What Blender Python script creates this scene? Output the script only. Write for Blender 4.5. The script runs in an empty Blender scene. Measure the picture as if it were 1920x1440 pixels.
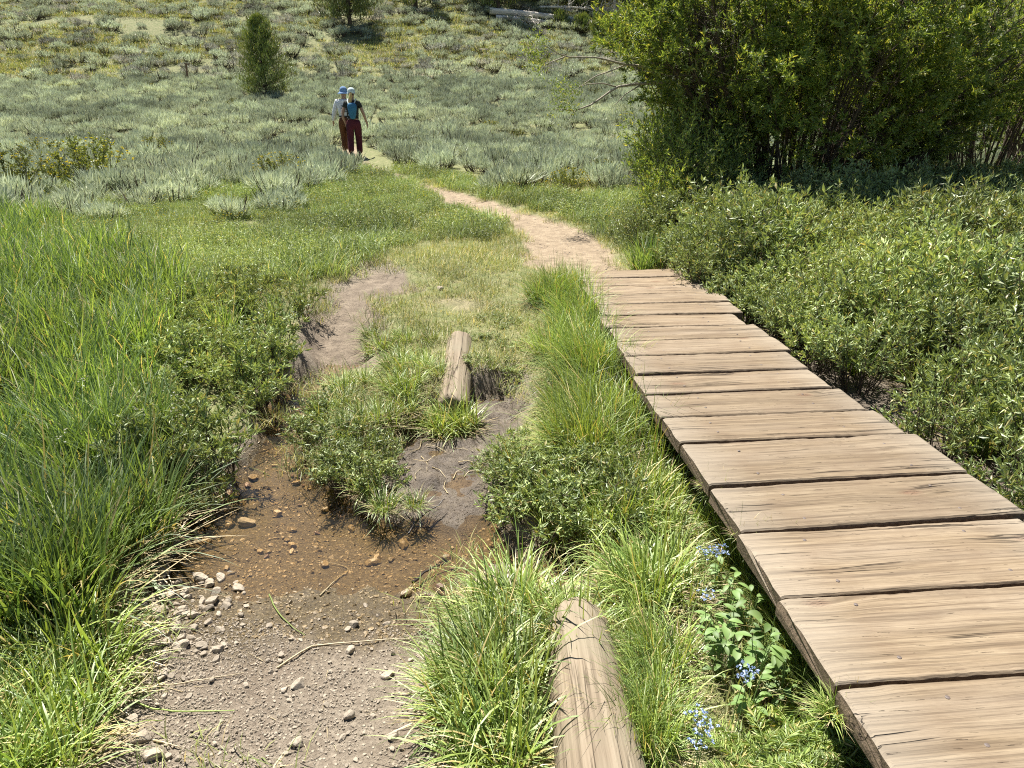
import bpy, math, random
import numpy as np
from mathutils import Vector
R = math.radians
random.seed(7)
rng = np.random.default_rng(11)
scene = bpy.context.scene

# ------------------------------------------------------------------ camera, sky, sun, exposure
PITCH = R(22.0); CAMZ = 1.65; F = 1331.0
cam = bpy.data.objects.new('camera', bpy.data.cameras.new('camera'))
scene.collection.objects.link(cam); scene.camera = cam
cam.location = (0, 0, CAMZ); cam.rotation_euler = (R(90) - PITCH, 0, 0)
cam.data.sensor_width = 36; cam.data.lens = F / 1920 * 36
cam.data.clip_start = 0.02; cam.data.clip_end = 2000

SUN_EL = R(63); SUN_AZ = R(-28)            # azimuth measured from +Y towards +X
world = bpy.data.worlds.new('World'); scene.world = world; world.use_nodes = True
wn = world.node_tree; bg = wn.nodes['Background']
sky = wn.nodes.new('ShaderNodeTexSky'); sky.sky_type = 'NISHITA'; sky.sun_disc = False
sky.sun_elevation = SUN_EL; sky.sun_rotation = SUN_AZ; sky.altitude = 2500
wn.links.new(sky.outputs[0], bg.inputs[0]); bg.inputs[1].default_value = 0.05
sd_ = bpy.data.lights.new('sun', 'SUN'); sd_.energy = 5.0; sd_.angle = R(0.53); sd_.color = (1.0, 0.955, 0.88)
sun = bpy.data.objects.new('sun', sd_); scene.collection.objects.link(sun)
sv = Vector((math.sin(SUN_AZ) * math.cos(SUN_EL), math.cos(SUN_AZ) * math.cos(SUN_EL), math.sin(SUN_EL)))
sun.rotation_euler = sv.to_track_quat('Z', 'Y').to_euler()
scene.view_settings.view_transform = 'Standard'; scene.view_settings.look = 'None'
scene.view_settings.exposure = 1.17; scene.view_settings.gamma = 1.0
scene.view_settings.use_curve_mapping = False
scene.render.engine = 'CYCLES'
scene.cycles.max_bounces = 6; scene.cycles.diffuse_bounces = 3; scene.cycles.glossy_bounces = 2
scene.cycles.transmission_bounces = 4; scene.cycles.transparent_max_bounces = 6
scene.cycles.caustics_reflective = False; scene.cycles.caustics_refractive = False
scene.cycles.sample_clamp_indirect = 4; scene.cycles.sample_clamp_direct = 14
scene.cycles.filter_width = 1.1
scene.cycles.use_denoising = False

# ------------------------------------------------------------------ numpy helpers
def _h(ix, iy, s):
    n = (ix.astype(np.int64) * 374761393 + iy.astype(np.int64) * 668265263 + s * 69069) & 0x7fffffff
    n = ((n ^ (n >> 13)) * 1274126177) & 0x7fffffff
    n = n ^ (n >> 16)
    return (n & 0xffff) / 65535.0
def vnoise(x, y, s=0):
    x = np.asarray(x, float); y = np.asarray(y, float)
    ix = np.floor(x); iy = np.floor(y); fx = x - ix; fy = y - iy
    fx = fx * fx * (3 - 2 * fx); fy = fy * fy * (3 - 2 * fy)
    a = _h(ix, iy, s); b = _h(ix + 1, iy, s); c = _h(ix, iy + 1, s); d = _h(ix + 1, iy + 1, s)
    return (a * (1 - fx) + b * fx) * (1 - fy) + (c * (1 - fx) + d * fx) * fy
def fbm(x, y, o=4, s=0):
    t = 0; a = 0.5; f = 1.0
    for i in range(o):
        t = t + a * (vnoise(np.asarray(x) * f + 17.3 * i, np.asarray(y) * f - 9.1 * i, s + i) - 0.5); a *= 0.5; f *= 2.03
    return t * 2
def ss(a, b, x):
    t = np.clip((np.asarray(x, float) - a) / (b - a), 0, 1); return t * t * (3 - 2 * t)
def ray(px, py):
    sp, cp = math.sin(PITCH), math.cos(PITCH); u = (px - 960) / F; v = (py - 720) / F
    return np.array([u, cp - v * sp, -sp - v * cp])
def on_plane(px, py, z=0.0):
    d = ray(px, py); t = (z - CAMZ) / d[2]; return np.array([d[0] * t, d[1] * t, z])
def poly(pts, z): return np.array([on_plane(x, y, z)[:2] for x, y in pts])
def sdist(P, X, Y):
    X = np.asarray(X, float); Y = np.asarray(Y, float)
    best = np.full(X.shape, 1e9); ins = np.zeros(X.shape, bool); n = len(P)
    for i in range(n):
        ax, ay = P[i]; bx, by = P[(i + 1) % n]; ex, ey = bx - ax, by - ay
        t = np.clip(((X - ax) * ex + (Y - ay) * ey) / (ex * ex + ey * ey + 1e-12), 0, 1)
        best = np.minimum(best, (X - ax - t * ex) ** 2 + (Y - ay - t * ey) ** 2)
        c = ((ay > Y) != (by > Y)); 
        with np.errstate(divide='ignore', invalid='ignore'):
            xi = (bx - ax) * (Y - ay) / (by - ay + 1e-15) + ax
        ins ^= c & (X < xi)
    return np.where(ins, 1, -1) * np.sqrt(best)

# ------------------------------------------------------------------ regions of the ground, read off the photograph and laid on the ground
P_DIRT = poly([(205, 1500), (190, 1440), (165, 1340), (250, 1250), (225, 1110), (320, 1020), (335, 960), (400, 915), (470, 860), (500, 800), (480, 760),
    (540, 722), (592, 695), (588, 650), (606, 608), (650, 560), (705, 530), (745, 555), (705, 600), (700, 690), (640, 715), (600, 745), (560, 800),
    (600, 880), (670, 950), (740, 960), (720, 900), (700, 850), (780, 790), (880, 740), (960, 735), (975, 780), (915, 860), (905, 930), (950, 1000),
    (1000, 1040), (1040, 1010), (1130, 1040), (1120, 1095), (1030, 1105), (940, 1060), (880, 1090), (850, 1200), (810, 1300), (800, 1400), (850, 1500)], -0.12)
P_MUD = poly([(690, 870), (760, 800), (860, 742), (970, 730), (985, 790), (925, 860), (915, 940), (860, 985), (800, 960), (730, 960)], -0.08)
P_BANK = poly([(600, 690), (585, 640), (600, 590), (650, 548), (720, 528), (800, 560), (735, 570), (712, 610), (712, 690)], 0.0)
P_TRAIL = poly([(1040, 512), (975, 500), (982, 455), (945, 412), (870, 392), (825, 376), (775, 350), (712, 326), (682, 314), (660, 298), (640, 284),
    (668, 282), (700, 309), (742, 326), (805, 345), (885, 366), (965, 391), (1035, 409), (1105, 433), (1152, 462), (1165, 506), (1215, 530), (1140, 560), (1085, 530)], 0.1)
P_FOOT = [poly([(725, 440), (780, 418), (842, 404), (838, 412), (790, 432), (740, 450)], 0.1), poly([(800, 568), (870, 570), (900, 582), (860, 588)], 0.05)]
HB = 0.20                       # top of the boardwalk
P_WALK = np.array([on_plane(x, y, HB)[:2] for x, y in [(1080, 506), (1175, 667), (1331, 911), (1566, 1288), (1800, 1800), (2800, 1800), (1935, 968), (1516, 684), (1300, 506)]])
def zpool(Y): return np.interp(Y, [0, 1.2, 1.9, 2.3, 2.8, 3.5, 4.4, 4.75, 5.2, 6, 7], [-.04, -.06, -.10, -.145, -.195, -.20, -.175, -.155, -.06, .05, .1])
def H(X, Y):
    X = np.asarray(X, float); Y = np.asarray(Y, float)
    z = -0.03 + 0.13 * ss(2.5, 6, Y) + 0.05 * fbm(X * 0.7, Y * 0.7, 3, 5)
    t = np.clip(Y - 22 + 0.05 * X, 0, None); z = z + 0.125 * np.minimum(t, 400)
    h = Y - 39 + 1.5 * fbm(X / 14, 3.3 + 0 * Y, 2, 8); z = z + 0.2 * 0.5 * (h + np.sqrt(h * h + 6)) + 2.2 * fbm(X / 16, Y / 16, 3, 9) * ss(36, 55, Y)
    near = Y < 9.5
    if near.any():
        Xn, Yn = X[near] if X.ndim else X, Y[near] if Y.ndim else Y; zn = z[near] if X.ndim else z
        w = sdist(P_WALK, Xn, Yn); zn = zn - 0.10 * ss(-.35, .05, w) * ss(6.6, 5.4, Yn)
        zn = zn - 0.08 * ss(.3, 1.5, Xn - 0.95 + 0.1 * Yn) * ss(6.5, 4.5, Yn)
        d = sdist(P_DIRT, Xn, Yn) + 0.05 * fbm(Xn * 5, Yn * 5, 3, 21)
        k = ss(-.14, .10, d); zp = zpool(Yn) + 0.012 * fbm(Xn * 3.1, Yn * 3.1, 4, 30) + 0.010 * fbm(Xn * 14, Yn * 14, 4, 31)
        m = ss(-.05, .12, sdist(P_MUD, Xn, Yn)); zp = zp + m * (0.075 + 0.045 * fbm(Xn * 7, Yn * 7, 4, 33) + .018 * fbm(Xn * 26, Yn * 26, 3, 34))
        zn = zn * (1 - k) + zp * k
        b = ss(-.1, .15, sdist(P_BANK, Xn, Yn)); zn = zn - b * (1 - k) * 0.05
        if X.ndim: z[near] = zn
        else: z = zn
    tr = sdist(P_TRAIL, X, Y); z = z - 0.05 * ss(-.25, .2, tr)
    return z
def Hs(x, y): return float(H(np.array([x]), np.array([y]))[0])
def at(px, py):
    d = ray(px, py); t = np.concatenate([np.arange(1.2, 12, .02), np.arange(12, 150, .1)]); X, Y, Z = d[0] * t, d[1] * t, CAMZ + d[2] * t
    k = np.argmax(Z < H(X, Y)); return np.array([X[k], Y[k], H(X, Y)[k]])
def to_px(X, Y, Z):
    sp, cp = math.sin(PITCH), math.cos(PITCH); z = np.asarray(Z) - CAMZ; dep = Y * cp - z * sp; up = Y * sp + z * cp
    dep = np.where(dep > .01, dep, .01)
    return 960 + F * X / dep, 720 - F * up / dep

# ------------------------------------------------------------------ materials
def nodes(m): m.use_nodes = True; nt = m.node_tree; nt.nodes.clear(); return nt
class N:
    def __init__(s, name): s.m = bpy.data.materials.new(name); s.t = nodes(s.m); s.out = s.t.nodes.new('ShaderNodeOutputMaterial')
    def n(s, ty, ins=None, **kw):
        nd = s.t.nodes.new('ShaderNode' + ty)
        for k, v in kw.items(): setattr(nd, k, v)
        for k, v in (ins or {}).items(): s.set(nd.inputs[k], v)
        return nd
    def set(s, sock, v):
        if isinstance(v, bpy.types.NodeSocket): s.t.links.new(v, sock)
        elif isinstance(v, bpy.types.Node): s.t.links.new(v.outputs[0], sock)
        elif isinstance(v, (tuple, list)) and len(v) == 3 and sock.type == 'RGBA': sock.default_value = (*v, 1)
        else: sock.default_value = v
    def math(s, op, a, b=0.0, c=None, clamp=False):
        nd = s.n('Math', operation=op, use_clamp=clamp); s.set(nd.inputs[0], a); s.set(nd.inputs[1], b)
        if c is not None: s.set(nd.inputs[2], c)
        return nd.outputs[0]
    def mix(s, f, a, b, bt='MIX'):
        nd = s.n('Mix', data_type='RGBA', blend_type=bt); s.set(nd.inputs[0], f); s.set(nd.inputs[6], a); s.set(nd.inputs[7], b); return nd.outputs[2]
    def ramp(s, f, stops, interp='LINEAR'):
        nd = s.n('ValToRGB'); s.set(nd.inputs[0], f); cr = nd.color_ramp; cr.interpolation = interp
        while len(cr.elements) < len(stops): cr.elements.new(0.5)
        for e, (p, c) in zip(cr.elements, stops): e.position = p; e.color = (*c, 1) if isinstance(c, tuple) else (c, c, c, 1)
        return nd.outputs[0]
    def noise(s, vec, scale, detail=4, rough=0.55, out=0):
        nd = s.n('TexNoise', {'Scale': scale, 'Detail': detail, 'Roughness': rough}); 
        if vec is not None: s.set(nd.inputs['Vector'], vec)
        return nd.outputs[out]
    def attr(s, name): return s.n('Attribute', attribute_name=name).outputs['Fac']
    def principled(s, col, rough=0.8, bump=None, spec=0.3, bdist=0.01, bstr=1.0, **kw):
        p = s.n('BsdfPrincipled', {'Base Color': col, 'Roughness': rough, 'Specular IOR Level': spec})
        for k, v in kw.items(): s.set(p.inputs[k], v)
        if bump is not None: s.set(p.inputs['Normal'], s.n('Bump', {'Height': bump, 'Distance': bdist, 'Strength': bstr}).outputs[0])
        s.set(s.out.inputs[0], p.outputs[0]); return p

def leaf_mat(name, c1, c2, dead=None, dead_at=0.93, trans=0.4, gloss=0.10, rough=.42, world_var=.6, tint=(1.15, 1.05, 0.5), hue=.3):
    s = N(name); isl = s.n('NewGeometry').outputs['Random Per Island']; pos = s.n('NewGeometry').outputs['Position']
    orr = s.n('ObjectInfo').outputs['Random']
    stops = [(0.0, c1), (dead_at - 0.02, c2)] + ([(dead_at, dead), (1.0, tuple(min(1, 1.3 * v) for v in dead))] if dead else [])
    col = s.ramp(isl, stops)
    wv = s.noise(pos, world_var, 3); br = s.math('ADD', s.math('MULTIPLY', wv, 0.9), s.math('MULTIPLY', orr, 0.3))
    br = s.math('ADD', s.math('MULTIPLY', s.math('SUBTRACT', br, .6), 1.6), 0.92, clamp=False); hz = s.noise(pos, world_var * .6 + .1, 4, .65); col = s.mix(s.ramp(hz, [(.48, 0.0), (.68, hue)]), col, s.mix(1.0, col, (1.2, .98, .80), 'MULTIPLY'))
    col = s.mix(1.0, col, s.n('CombineColor', {0: br, 1: br, 2: s.math('MULTIPLY', br, 0.95)}).outputs[0], 'MULTIPLY')
    dif = s.n('BsdfDiffuse', {'Color': col}); tr = s.n('BsdfTranslucent', {'Color': s.mix(1.0, col, tint, 'MULTIPLY')})
    m1 = s.n('MixShader', {0: trans}); s.set(m1.inputs[1], dif.outputs[0]); s.set(m1.inputs[2], tr.outputs[0])
    gl = s.n('BsdfGlossy', {'Color': (1, 1, 1), 'Roughness': rough}); m2 = s.n('MixShader', {0: gloss})
    s.set(m2.inputs[1], m1.outputs[0]); s.set(m2.inputs[2], gl.outputs[0]); s.set(s.out.inputs[0], m2.outputs[0]); return s.m

M = {}
M['sedge'] = leaf_mat('sedge_blade', (.16, .27, .05), (.45, .56, .15), (.62, .50, .22), .93, .33, .05, .5)
M['sedge_dark'] = leaf_mat('dark_sedge_blade', (.09, .17, .04), (.32, .46, .13), (.56, .46, .22), .92, .45, .055, .5)
M['lawn'] = leaf_mat('lawn_grass', (.17, .23, .07), (.44, .47, .19), (.62, .52, .30), .82, .28, .03, .5, world_var=0.9)
M['lush'] = leaf_mat('lush_grass', (.14, .23, .07), (.42, .52, .21), (.58, .52, .28), .9, .32, .04, .5, world_var=0.5)
M['willow_low'] = leaf_mat('low_willow_leaf', (.15, .22, .065), (.46, .55, .23), (.44, .40, .17), .95, .28, .05, .5)
M['willow'] = leaf_mat('willow_leaf', (.11, .19, .03), (.37, .49, .12), (.50, .50, .13), .9, .52, .04, .5, world_var=0.35)
M['sage'] = leaf_mat('sagebrush_leaf', (.33, .385, .285), (.60, .66, .525), (.42, .44, .27), .88, .25, .02, world_var=0.25, tint=(1, 1, .85), hue=.25)
M['sage_grey'] = leaf_mat('grey_sagebrush_leaf', (.25, .265, .24), (.50, .515, .47), (.36, .32, .25), .8, .25, .02, world_var=0.25, tint=(1, 1, .9))
M['flower_leaf'] = leaf_mat('cinquefoil_leaf', (.14, .18, .04), (.26, .30, .08), None, .95, .35, .05)
M['petal_yellow'] = leaf_mat('yellow_petal', (.55, .47, .03), (.66, .58, .05), None, .95, .3, .04)
M['petal_blue'] = leaf_mat('blue_petal', (.30, .42, .80), (.45, .55, .90), None, .95, .3, .04)
M['petal_white'] = leaf_mat('white_petal', (.75, .76, .74), (.85, .85, .82), None, .95, .3, .04)
M['broad'] = leaf_mat('broad_leaf', (.15, .26, .075), (.24, .36, .12), None, .95, .35, .03, .55)
M['needle'] = leaf_mat('pine_needle', (.09, .14, .03), (.24, .30, .07), (.34, .33, .12), .93, .2, .05)
M['straw'] = leaf_mat('dead_blade', (.42, .33, .19), (.58, .48, .30), None, .95, .2, .06)

def simple(name, col, rough=0.8, var=0.25, scale=8, spec=0.3, bump=0.3, bdist=0.004, stretch=(1, 1, 1)):
    s = N(name); tc = s.n('TexCoord').outputs['Object']; mp = s.n('Mapping', {0: tc, 3: stretch}).outputs[0]
    n = s.noise(mp, scale, 6, .6); lo = tuple(c * (1 - var) for c in col); hi = tuple(min(1, c * (1 + var)) for c in col)
    s.principled(s.ramp(n, [(.3, lo), (.7, hi)]), rough, n, spec, bdist, bump); return s.m
M['twig'] = simple('twig_bark', (.095, .072, .052), .85, .4, 30)
M['twig_grey'] = simple('grey_twig_bark', (.30, .26, .20), .85, .4, 30)
M['bark'] = simple('pine_bark', (.10, .075, .055), .9, .45, 12, stretch=(1, 1, .2), bdist=.02)
M['deadwood'] = simple('bleached_deadwood', (.60, .55, .47), .85, .35, 9, stretch=(.15, 1, 1), bdist=.02)
M['post'] = simple('weathered_post_wood', (.20, .13, .085), .9, .3, 9, stretch=(1, 1, .2), bdist=.01)
M['nail'] = simple('rusty_nail', (.13, .10, .085), .6, .3, 50, spec=.5)
M['stick_wet'] = simple('wet_stick_bark', (.035, .028, .022), .35, .3, 40, spec=.5)

def stone_mat(name, a, b, rough=.9, spec=.25):
    s = N(name); tc = s.n('TexCoord').outputs['Object']; r = s.n('ObjectInfo').outputs['Random']
    n = s.noise(tc, 3.0, 8, .65); col = s.ramp(n, [(.3, a), (.7, b)])
    k = s.math('ADD', .75, s.math('MULTIPLY', r, .45)); col = s.mix(1, col, s.n('CombineColor', {0: k, 1: s.math('MULTIPLY', k, .98), 2: s.math('MULTIPLY', k, .95)}).outputs[0], 'MULTIPLY')
    s.principled(col, rough, s.noise(tc, 6, 8, .7), spec, .0025, .7); return s.m
M['stone'] = stone_mat('pale_stone', (.27, .23, .18), (.44, .385, .31))
M['stone_wet'] = stone_mat('wet_ochre_stone', (.15, .105, .055), (.33, .25, .135), .35, .5)
M['stone_dark'] = stone_mat('dark_red_stone', (.12, .07, .055), (.20, .13, .10), .4, .5)

def ground_mat():
    s = N('ground_soil'); pos = s.n('NewGeometry').outputs['Position']
    nb = s.noise(pos, 1.3, 5, .6); nm = s.noise(pos, 9, 6, .65); nf = s.noise(pos, 60, 6, .7); nff = s.noise(pos, 260, 3, .6)
    thatch = s.ramp(nm, [(.25, (.10, .12, .04)), (.5, (.19, .20, .08)), (.75, (.30, .26, .14))])
    dry = s.ramp(nf, [(.3, (.14, .11, .08)), (.52, (.24, .20, .15)), (.72, (.37, .315, .24))])
    dry = s.mix(s.ramp(nb, [(.42, 0.0), (.6, 1.0)]), dry, s.mix(1, dry, (.78, .74, .72), 'MULTIPLY'))
    vor = s.n('TexVoronoi', {'Vector': pos, 'Scale': 55, 'Randomness': 1.0}); vd = vor.outputs['Distance']; vc = vor.outputs['Color']
    peb = s.math('MULTIPLY', s.ramp(vd, [(.22, 1.0), (.34, 0.0)]), s.ramp(vc, [(.42, 0.0), (.5, 1.0)]))
    vor2 = s.n('TexVoronoi', {'Vector': pos, 'Scale': 140, 'Randomness': 1.0}); p2 = s.math('MULTIPLY', s.ramp(vor2.outputs['Distance'], [(.22, 1.0), (.36, 0.0)]), s.ramp(vor2.outputs['Color'], [(.4, 0.0), (.5, 1.0)]))
    pall = s.math('MAXIMUM', peb, s.math('MULTIPLY', p2, .7))
    dirt = s.mix(s.math('MULTIPLY', pall, .7), dry, (.50, .43, .33))
    wetc = s.ramp(nf, [(.3, (.042, .030, .017)), (.52, (.10, .074, .038)), (.7, (.19, .145, .075))])
    wetc = s.mix(pall, wetc, s.ramp(vc, [(.3, (.13, .095, .055)), (.7, (.30, .23, .13))]))
    wet = s.attr('wet'); wet = s.math('ADD', wet, s.math('MULTIPLY', s.math('SUBTRACT', nm, .5), .9), clamp=True)
    c = s.mix(wet, dirt, wetc)
    mud = s.ramp(nm, [(.3, (.062, .048, .035)), (.5, (.115, .09, .066)), (.7, (.19, .155, .115))]); c = s.mix(s.attr('mud'), c, mud)
    bank = s.ramp(nm, [(.3, (.13, .10, .072)), (.7, (.27, .215, .155))]); c = s.mix(s.attr('bank'), c, bank)
    trail = s.ramp(nm, [(.3, (.19, .14, .092)), (.5, (.295, .225, .148)), (.7, (.38, .30, .20))]); trail = s.mix(s.math('MULTIPLY', pall, .35), trail, (.46, .37, .27)); 
    hillc = s.ramp(nm, [(.3, (.11, .135, .045)), (.5, (.17, .18, .075)), (.7, (.26, .225, .12))])
    hb = s.ramp(s.noise(pos, .16, 5, .6), [(.60, 0.0), (.72, 1.0)]); hillc = s.mix(s.math('MULTIPLY', hb, .7), hillc, (.36, .27, .185))
    g = s.mix(s.attr('hill'), thatch, hillc)
    g = s.mix(s.attr('trail'), g, trail)
    c = s.mix(s.attr('dirt'), g, c)
    rough = s.math('SUBTRACT', .92, s.math('MULTIPLY', s.math('MAXIMUM', wet, s.math('MULTIPLY', s.attr('mud'), .6)), .5))
    hgt = s.math('ADD', s.math('MULTIPLY', nf, .8), s.math('ADD', s.math('MULTIPLY', pall, .55), s.math('MULTIPLY', nff, .3)))
    s.principled(c, rough, hgt, .35, .012, .9); return s.m
M['ground'] = ground_mat()

def wood_mat():
    s = N('weathered_deck_wood'); tc = s.n('TexCoord').outputs['Object']; r = s.n('ObjectInfo').outputs['Random']
    sep = s.n('SeparateXYZ', {0: tc}); x, y, z = sep.outputs
    off = s.math('MULTIPLY', r, 37.0)
    kv = s.n('CombineXYZ', {0: s.math('ADD', s.math('MULTIPLY', x, 1.5), off), 1: s.math('ADD', s.math('MULTIPLY', y, 3.2), off), 2: s.math('MULTIPLY', off, 3.1)}).outputs[0]
    vor = s.n('TexVoronoi', {'Vector': kv, 'Scale': 1.0, 'Randomness': 1.0}, voronoi_dimensions='2D'); vd = vor.outputs['Distance']
    has = s.ramp(vor.outputs['Color'], [(.55, 0.0), (.58, 1.0)])
    near = s.math('MULTIPLY', s.ramp(vd, [(0.0, 1.0), (.34, 0.0)], 'EASE'), has)
    y2 = s.math('ADD', y, s.math('MULTIPLY', near, .022))
    def st(a, b, o): return s.n('CombineXYZ', {0: s.math('ADD', s.math('MULTIPLY', x, a), off), 1: s.math('MULTIPLY', y2, b), 2: s.math('ADD', s.math('MULTIPLY', z, b), o)}).outputs[0]
    g1 = s.noise(st(1.6, 42, 0), 1.0, 7, .62); g2 = s.noise(st(5, 170, 3), 1.0, 4, .6); g3 = s.noise(st(.9, 9, 5), 1.0, 4, .5)
    cr = s.noise(st(.45, 13, 9), 1.0, 4, .5); crk = s.math('MULTIPLY', s.ramp(s.math('ABSOLUTE', s.math('SUBTRACT', cr, .5)), [(0.0, 1.0), (.011, 0.0)]), s.ramp(s.noise(st(1.2, 5, 13), 1.0, 2), [(.48, 0.0), (.56, 1.0)]))
    chk = s.ramp(s.noise(st(9, 120, 21), 1.0, 3, .7), [(.67, 0.0), (.71, 1.0)])
    col = s.ramp(g1, [(.34, (.105, .076, .045)), (.44, (.19, .142, .087)), (.54, (.25, .190, .119)), (.66, (.315, .248, .162))])
    col = s.mix(s.ramp(g2, [(.35, .0), (.75, .5)]), col, (.305, .225, .15)); col = s.mix(s.ramp(g2, [(.34, .8), (.46, .0)]), col, (.14, .095, .06)); col = s.mix(s.ramp(g3, [(.45, 0.0), (.7, .5)]), col, (.30, .24, .175))
    fl = s.ramp(s.noise(st(2.2, 95, 17), 1.0, 3, .6), [(.54, 0.0), (.62, .5)]); col = s.mix(fl, col, (.10, .07, .045)); blotch = s.noise(tc, 7, 5, .6); col = s.mix(s.ramp(blotch, [(.48, 0.0), (.75, .5)]), col, (.185, .13, .083))
    kn = s.math('MULTIPLY', s.ramp(vd, [(.03, 1.0), (.085, 0.0)]), has); ring = s.n('TexWave', {'Vector': tc, 'Scale': 26, 'Distortion': 6, 'Detail': 3}, wave_type='RINGS').outputs['Fac']
    col = s.mix(s.math('MULTIPLY', kn, s.math('ADD', .45, s.math('MULTIPLY', ring, .4))), col, (.20, .12, .075))
    col = s.mix(s.math('MULTIPLY', crk, .7), col, (.06, .04, .028)); col = s.mix(s.math('MULTIPLY', chk, .35), col, (.16, .105, .07))
    ax = s.math('ABSOLUTE', x); col = s.mix(s.math('MULTIPLY', s.ramp(s.math('ADD', ax, s.math('MULTIPLY', g1, .12)), [(.40, 0.0), (.62, 1.0)]), .45), col, (.36, .32, .255))
    k = s.math('ADD', .86, s.math('MULTIPLY', r, .24)); col = s.mix(1, col, s.n('CombineColor', {0: k, 1: k, 2: k}).outputs[0], 'MULTIPLY')
    nx = s.n('SeparateXYZ', {0: s.n('TexCoord').outputs['Normal']}); side = s.ramp(nx.outputs[2], [(.3, 1.0), (.75, 0.0)])
    endc = s.ramp(s.noise(tc, 70, 5, .7), [(.3, (.085, .06, .04)), (.7, (.25, .185, .125))]); col = s.mix(side, col, endc)
    h = s.math('ADD', s.math('MULTIPLY', g1, 1.0), s.math('MULTIPLY', g2, .45)); h = s.math('SUBTRACT', h, s.math('MULTIPLY', crk, 2.2)); h = s.math('SUBTRACT', h, s.math('MULTIPLY', chk, .8)); h = s.math('SUBTRACT', h, s.math('MULTIPLY', kn, s.math('MULTIPLY', ring, .8)))
    s.principled(col, .78, h, .25, .006, .9); return s.m
M['deck'] = wood_mat()
def log_mat():
    s = N('weathered_log_wood'); tc = s.n('TexCoord').outputs['Object']; sep = s.n('SeparateXYZ', {0: tc}); x, y, z = sep.outputs; r = s.math('MULTIPLY', s.n('ObjectInfo').outputs['Random'], 20)
    def st(a, b, o): return s.n('CombineXYZ', {0: s.math('MULTIPLY', x, b), 1: s.math('ADD', s.math('MULTIPLY', y, s.math('MULTIPLY', a, .5)), r), 2: s.math('ADD', s.math('MULTIPLY', z, b), o)}).outputs[0]
    g1 = s.noise(st(1.5, 45, 0), 1, 7, .6); g2 = s.noise(st(6, 180, 2), 1, 3, .6)
    cr = s.noise(st(.7, 11, 7), 1, 5, .5); crk = s.math('MULTIPLY', s.ramp(s.math('ABSOLUTE', s.math('SUBTRACT', cr, .5)), [(0, 1.0), (.012, 0.0)]), s.ramp(s.noise(st(1.3, 4, 12), 1, 2), [(.40, 0.0), (.48, 1.0)]))
    pit = s.ramp(s.noise(st(7, 60, 30), 1, 2, .6), [(.70, 0.0), (.74, 1.0)])
    col = s.ramp(g1, [(.35, (.14, .105, .068)), (.5, (.24, .185, .125)), (.64, (.32, .26, .185))]); col = s.mix(s.math('MULTIPLY', g2, .4), col, (.29, .24, .175))
    col = s.mix(s.ramp(s.noise(tc, 4, 4), [(.45, 0.0), (.7, .5)]), col, (.25, .225, .155))
    col = s.mix(s.math('MULTIPLY', s.math('MAXIMUM', crk, s.math('MULTIPLY', pit, .6)), .85), col, (.07, .045, .03))
    h = s.math('SUBTRACT', s.math('ADD', g1, s.math('MULTIPLY', g2, .4)), s.math('MULTIPLY', crk, 2.0)); s.principled(col, .8, h, .25, .006, .8); return s.m
M['log'] = log_mat()
def water_mat():
    s = N('shallow_water'); pos = s.n('NewGeometry').outputs['Position']; mp = s.n('Mapping', {0: pos, 3: (1, 1.6, 1)}).outputs[0]
    n = s.noise(mp, 16, 4, .6); n2 = s.noise(mp, 45, 3, .6); bm = s.n('Bump', {'Height': s.math('ADD', n, s.math('MULTIPLY', n2, .35)), 'Distance': .006, 'Strength': .22}).outputs[0]
    fr = s.n('Fresnel', {'IOR': 1.33, 'Normal': bm}).outputs[0]
    t = s.n('BsdfTransparent', {'Color': (.93, .84, .68)}); g = s.n('BsdfGlossy', {'Color': (1, 1, 1), 'Roughness': .22, 'Normal': bm})
    m = s.n('MixShader', {0: fr}); s.set(m.inputs[1], t.outputs[0]); s.set(m.inputs[2], g.outputs[0]); s.set(s.out.inputs[0], m.outputs[0]); return s.m
M['water'] = water_mat()

# ------------------------------------------------------------------ mesh building
class Geo:
    def __init__(s): s.v = []; s.f = []; s.n = 0
    def add(s, v, f, mi=0, smooth=False):
        v = np.asarray(v, np.float32).reshape(-1, 3); f = np.asarray(f, np.int32)
        if len(v) == 0 or len(f) == 0: return s
        s.v.append(v); s.f.append((f + s.n, mi, smooth)); s.n += len(v); return s
    def mesh(s, name, mats, attrs=None):
        me = bpy.data.meshes.new(name); V = np.concatenate(s.v); me.vertices.add(len(V)); me.vertices.foreach_set('co', V.ravel())
        tot = sum(f.size for f, _, _ in s.f); nf = sum(len(f) for f, _, _ in s.f); me.loops.add(tot); me.polygons.add(nf)
        li = np.concatenate([f.ravel() for f, _, _ in s.f]); me.loops.foreach_set('vertex_index', li)
        ln = np.concatenate([np.full(len(f), f.shape[1], np.int32) for f, _, _ in s.f]); st = np.concatenate([[0], np.cumsum(ln)[:-1]]).astype(np.int32)
        me.polygons.foreach_set('loop_start', st)
        me.polygons.foreach_set('material_index', np.concatenate([np.full(len(f), m, np.int32) for f, m, _ in s.f]))
        me.polygons.foreach_set('use_smooth', np.concatenate([np.full(len(f), sm, bool) for f, _, sm in s.f]))
        for k, a in (attrs or {}).items():
            at_ = me.attributes.new(k, 'FLOAT', 'POINT'); at_.data.foreach_set('value', np.asarray(a, np.float32))
        for m in mats: me.materials.append(m)
        me.update(calc_edges=True); me.validate(); return me
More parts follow.
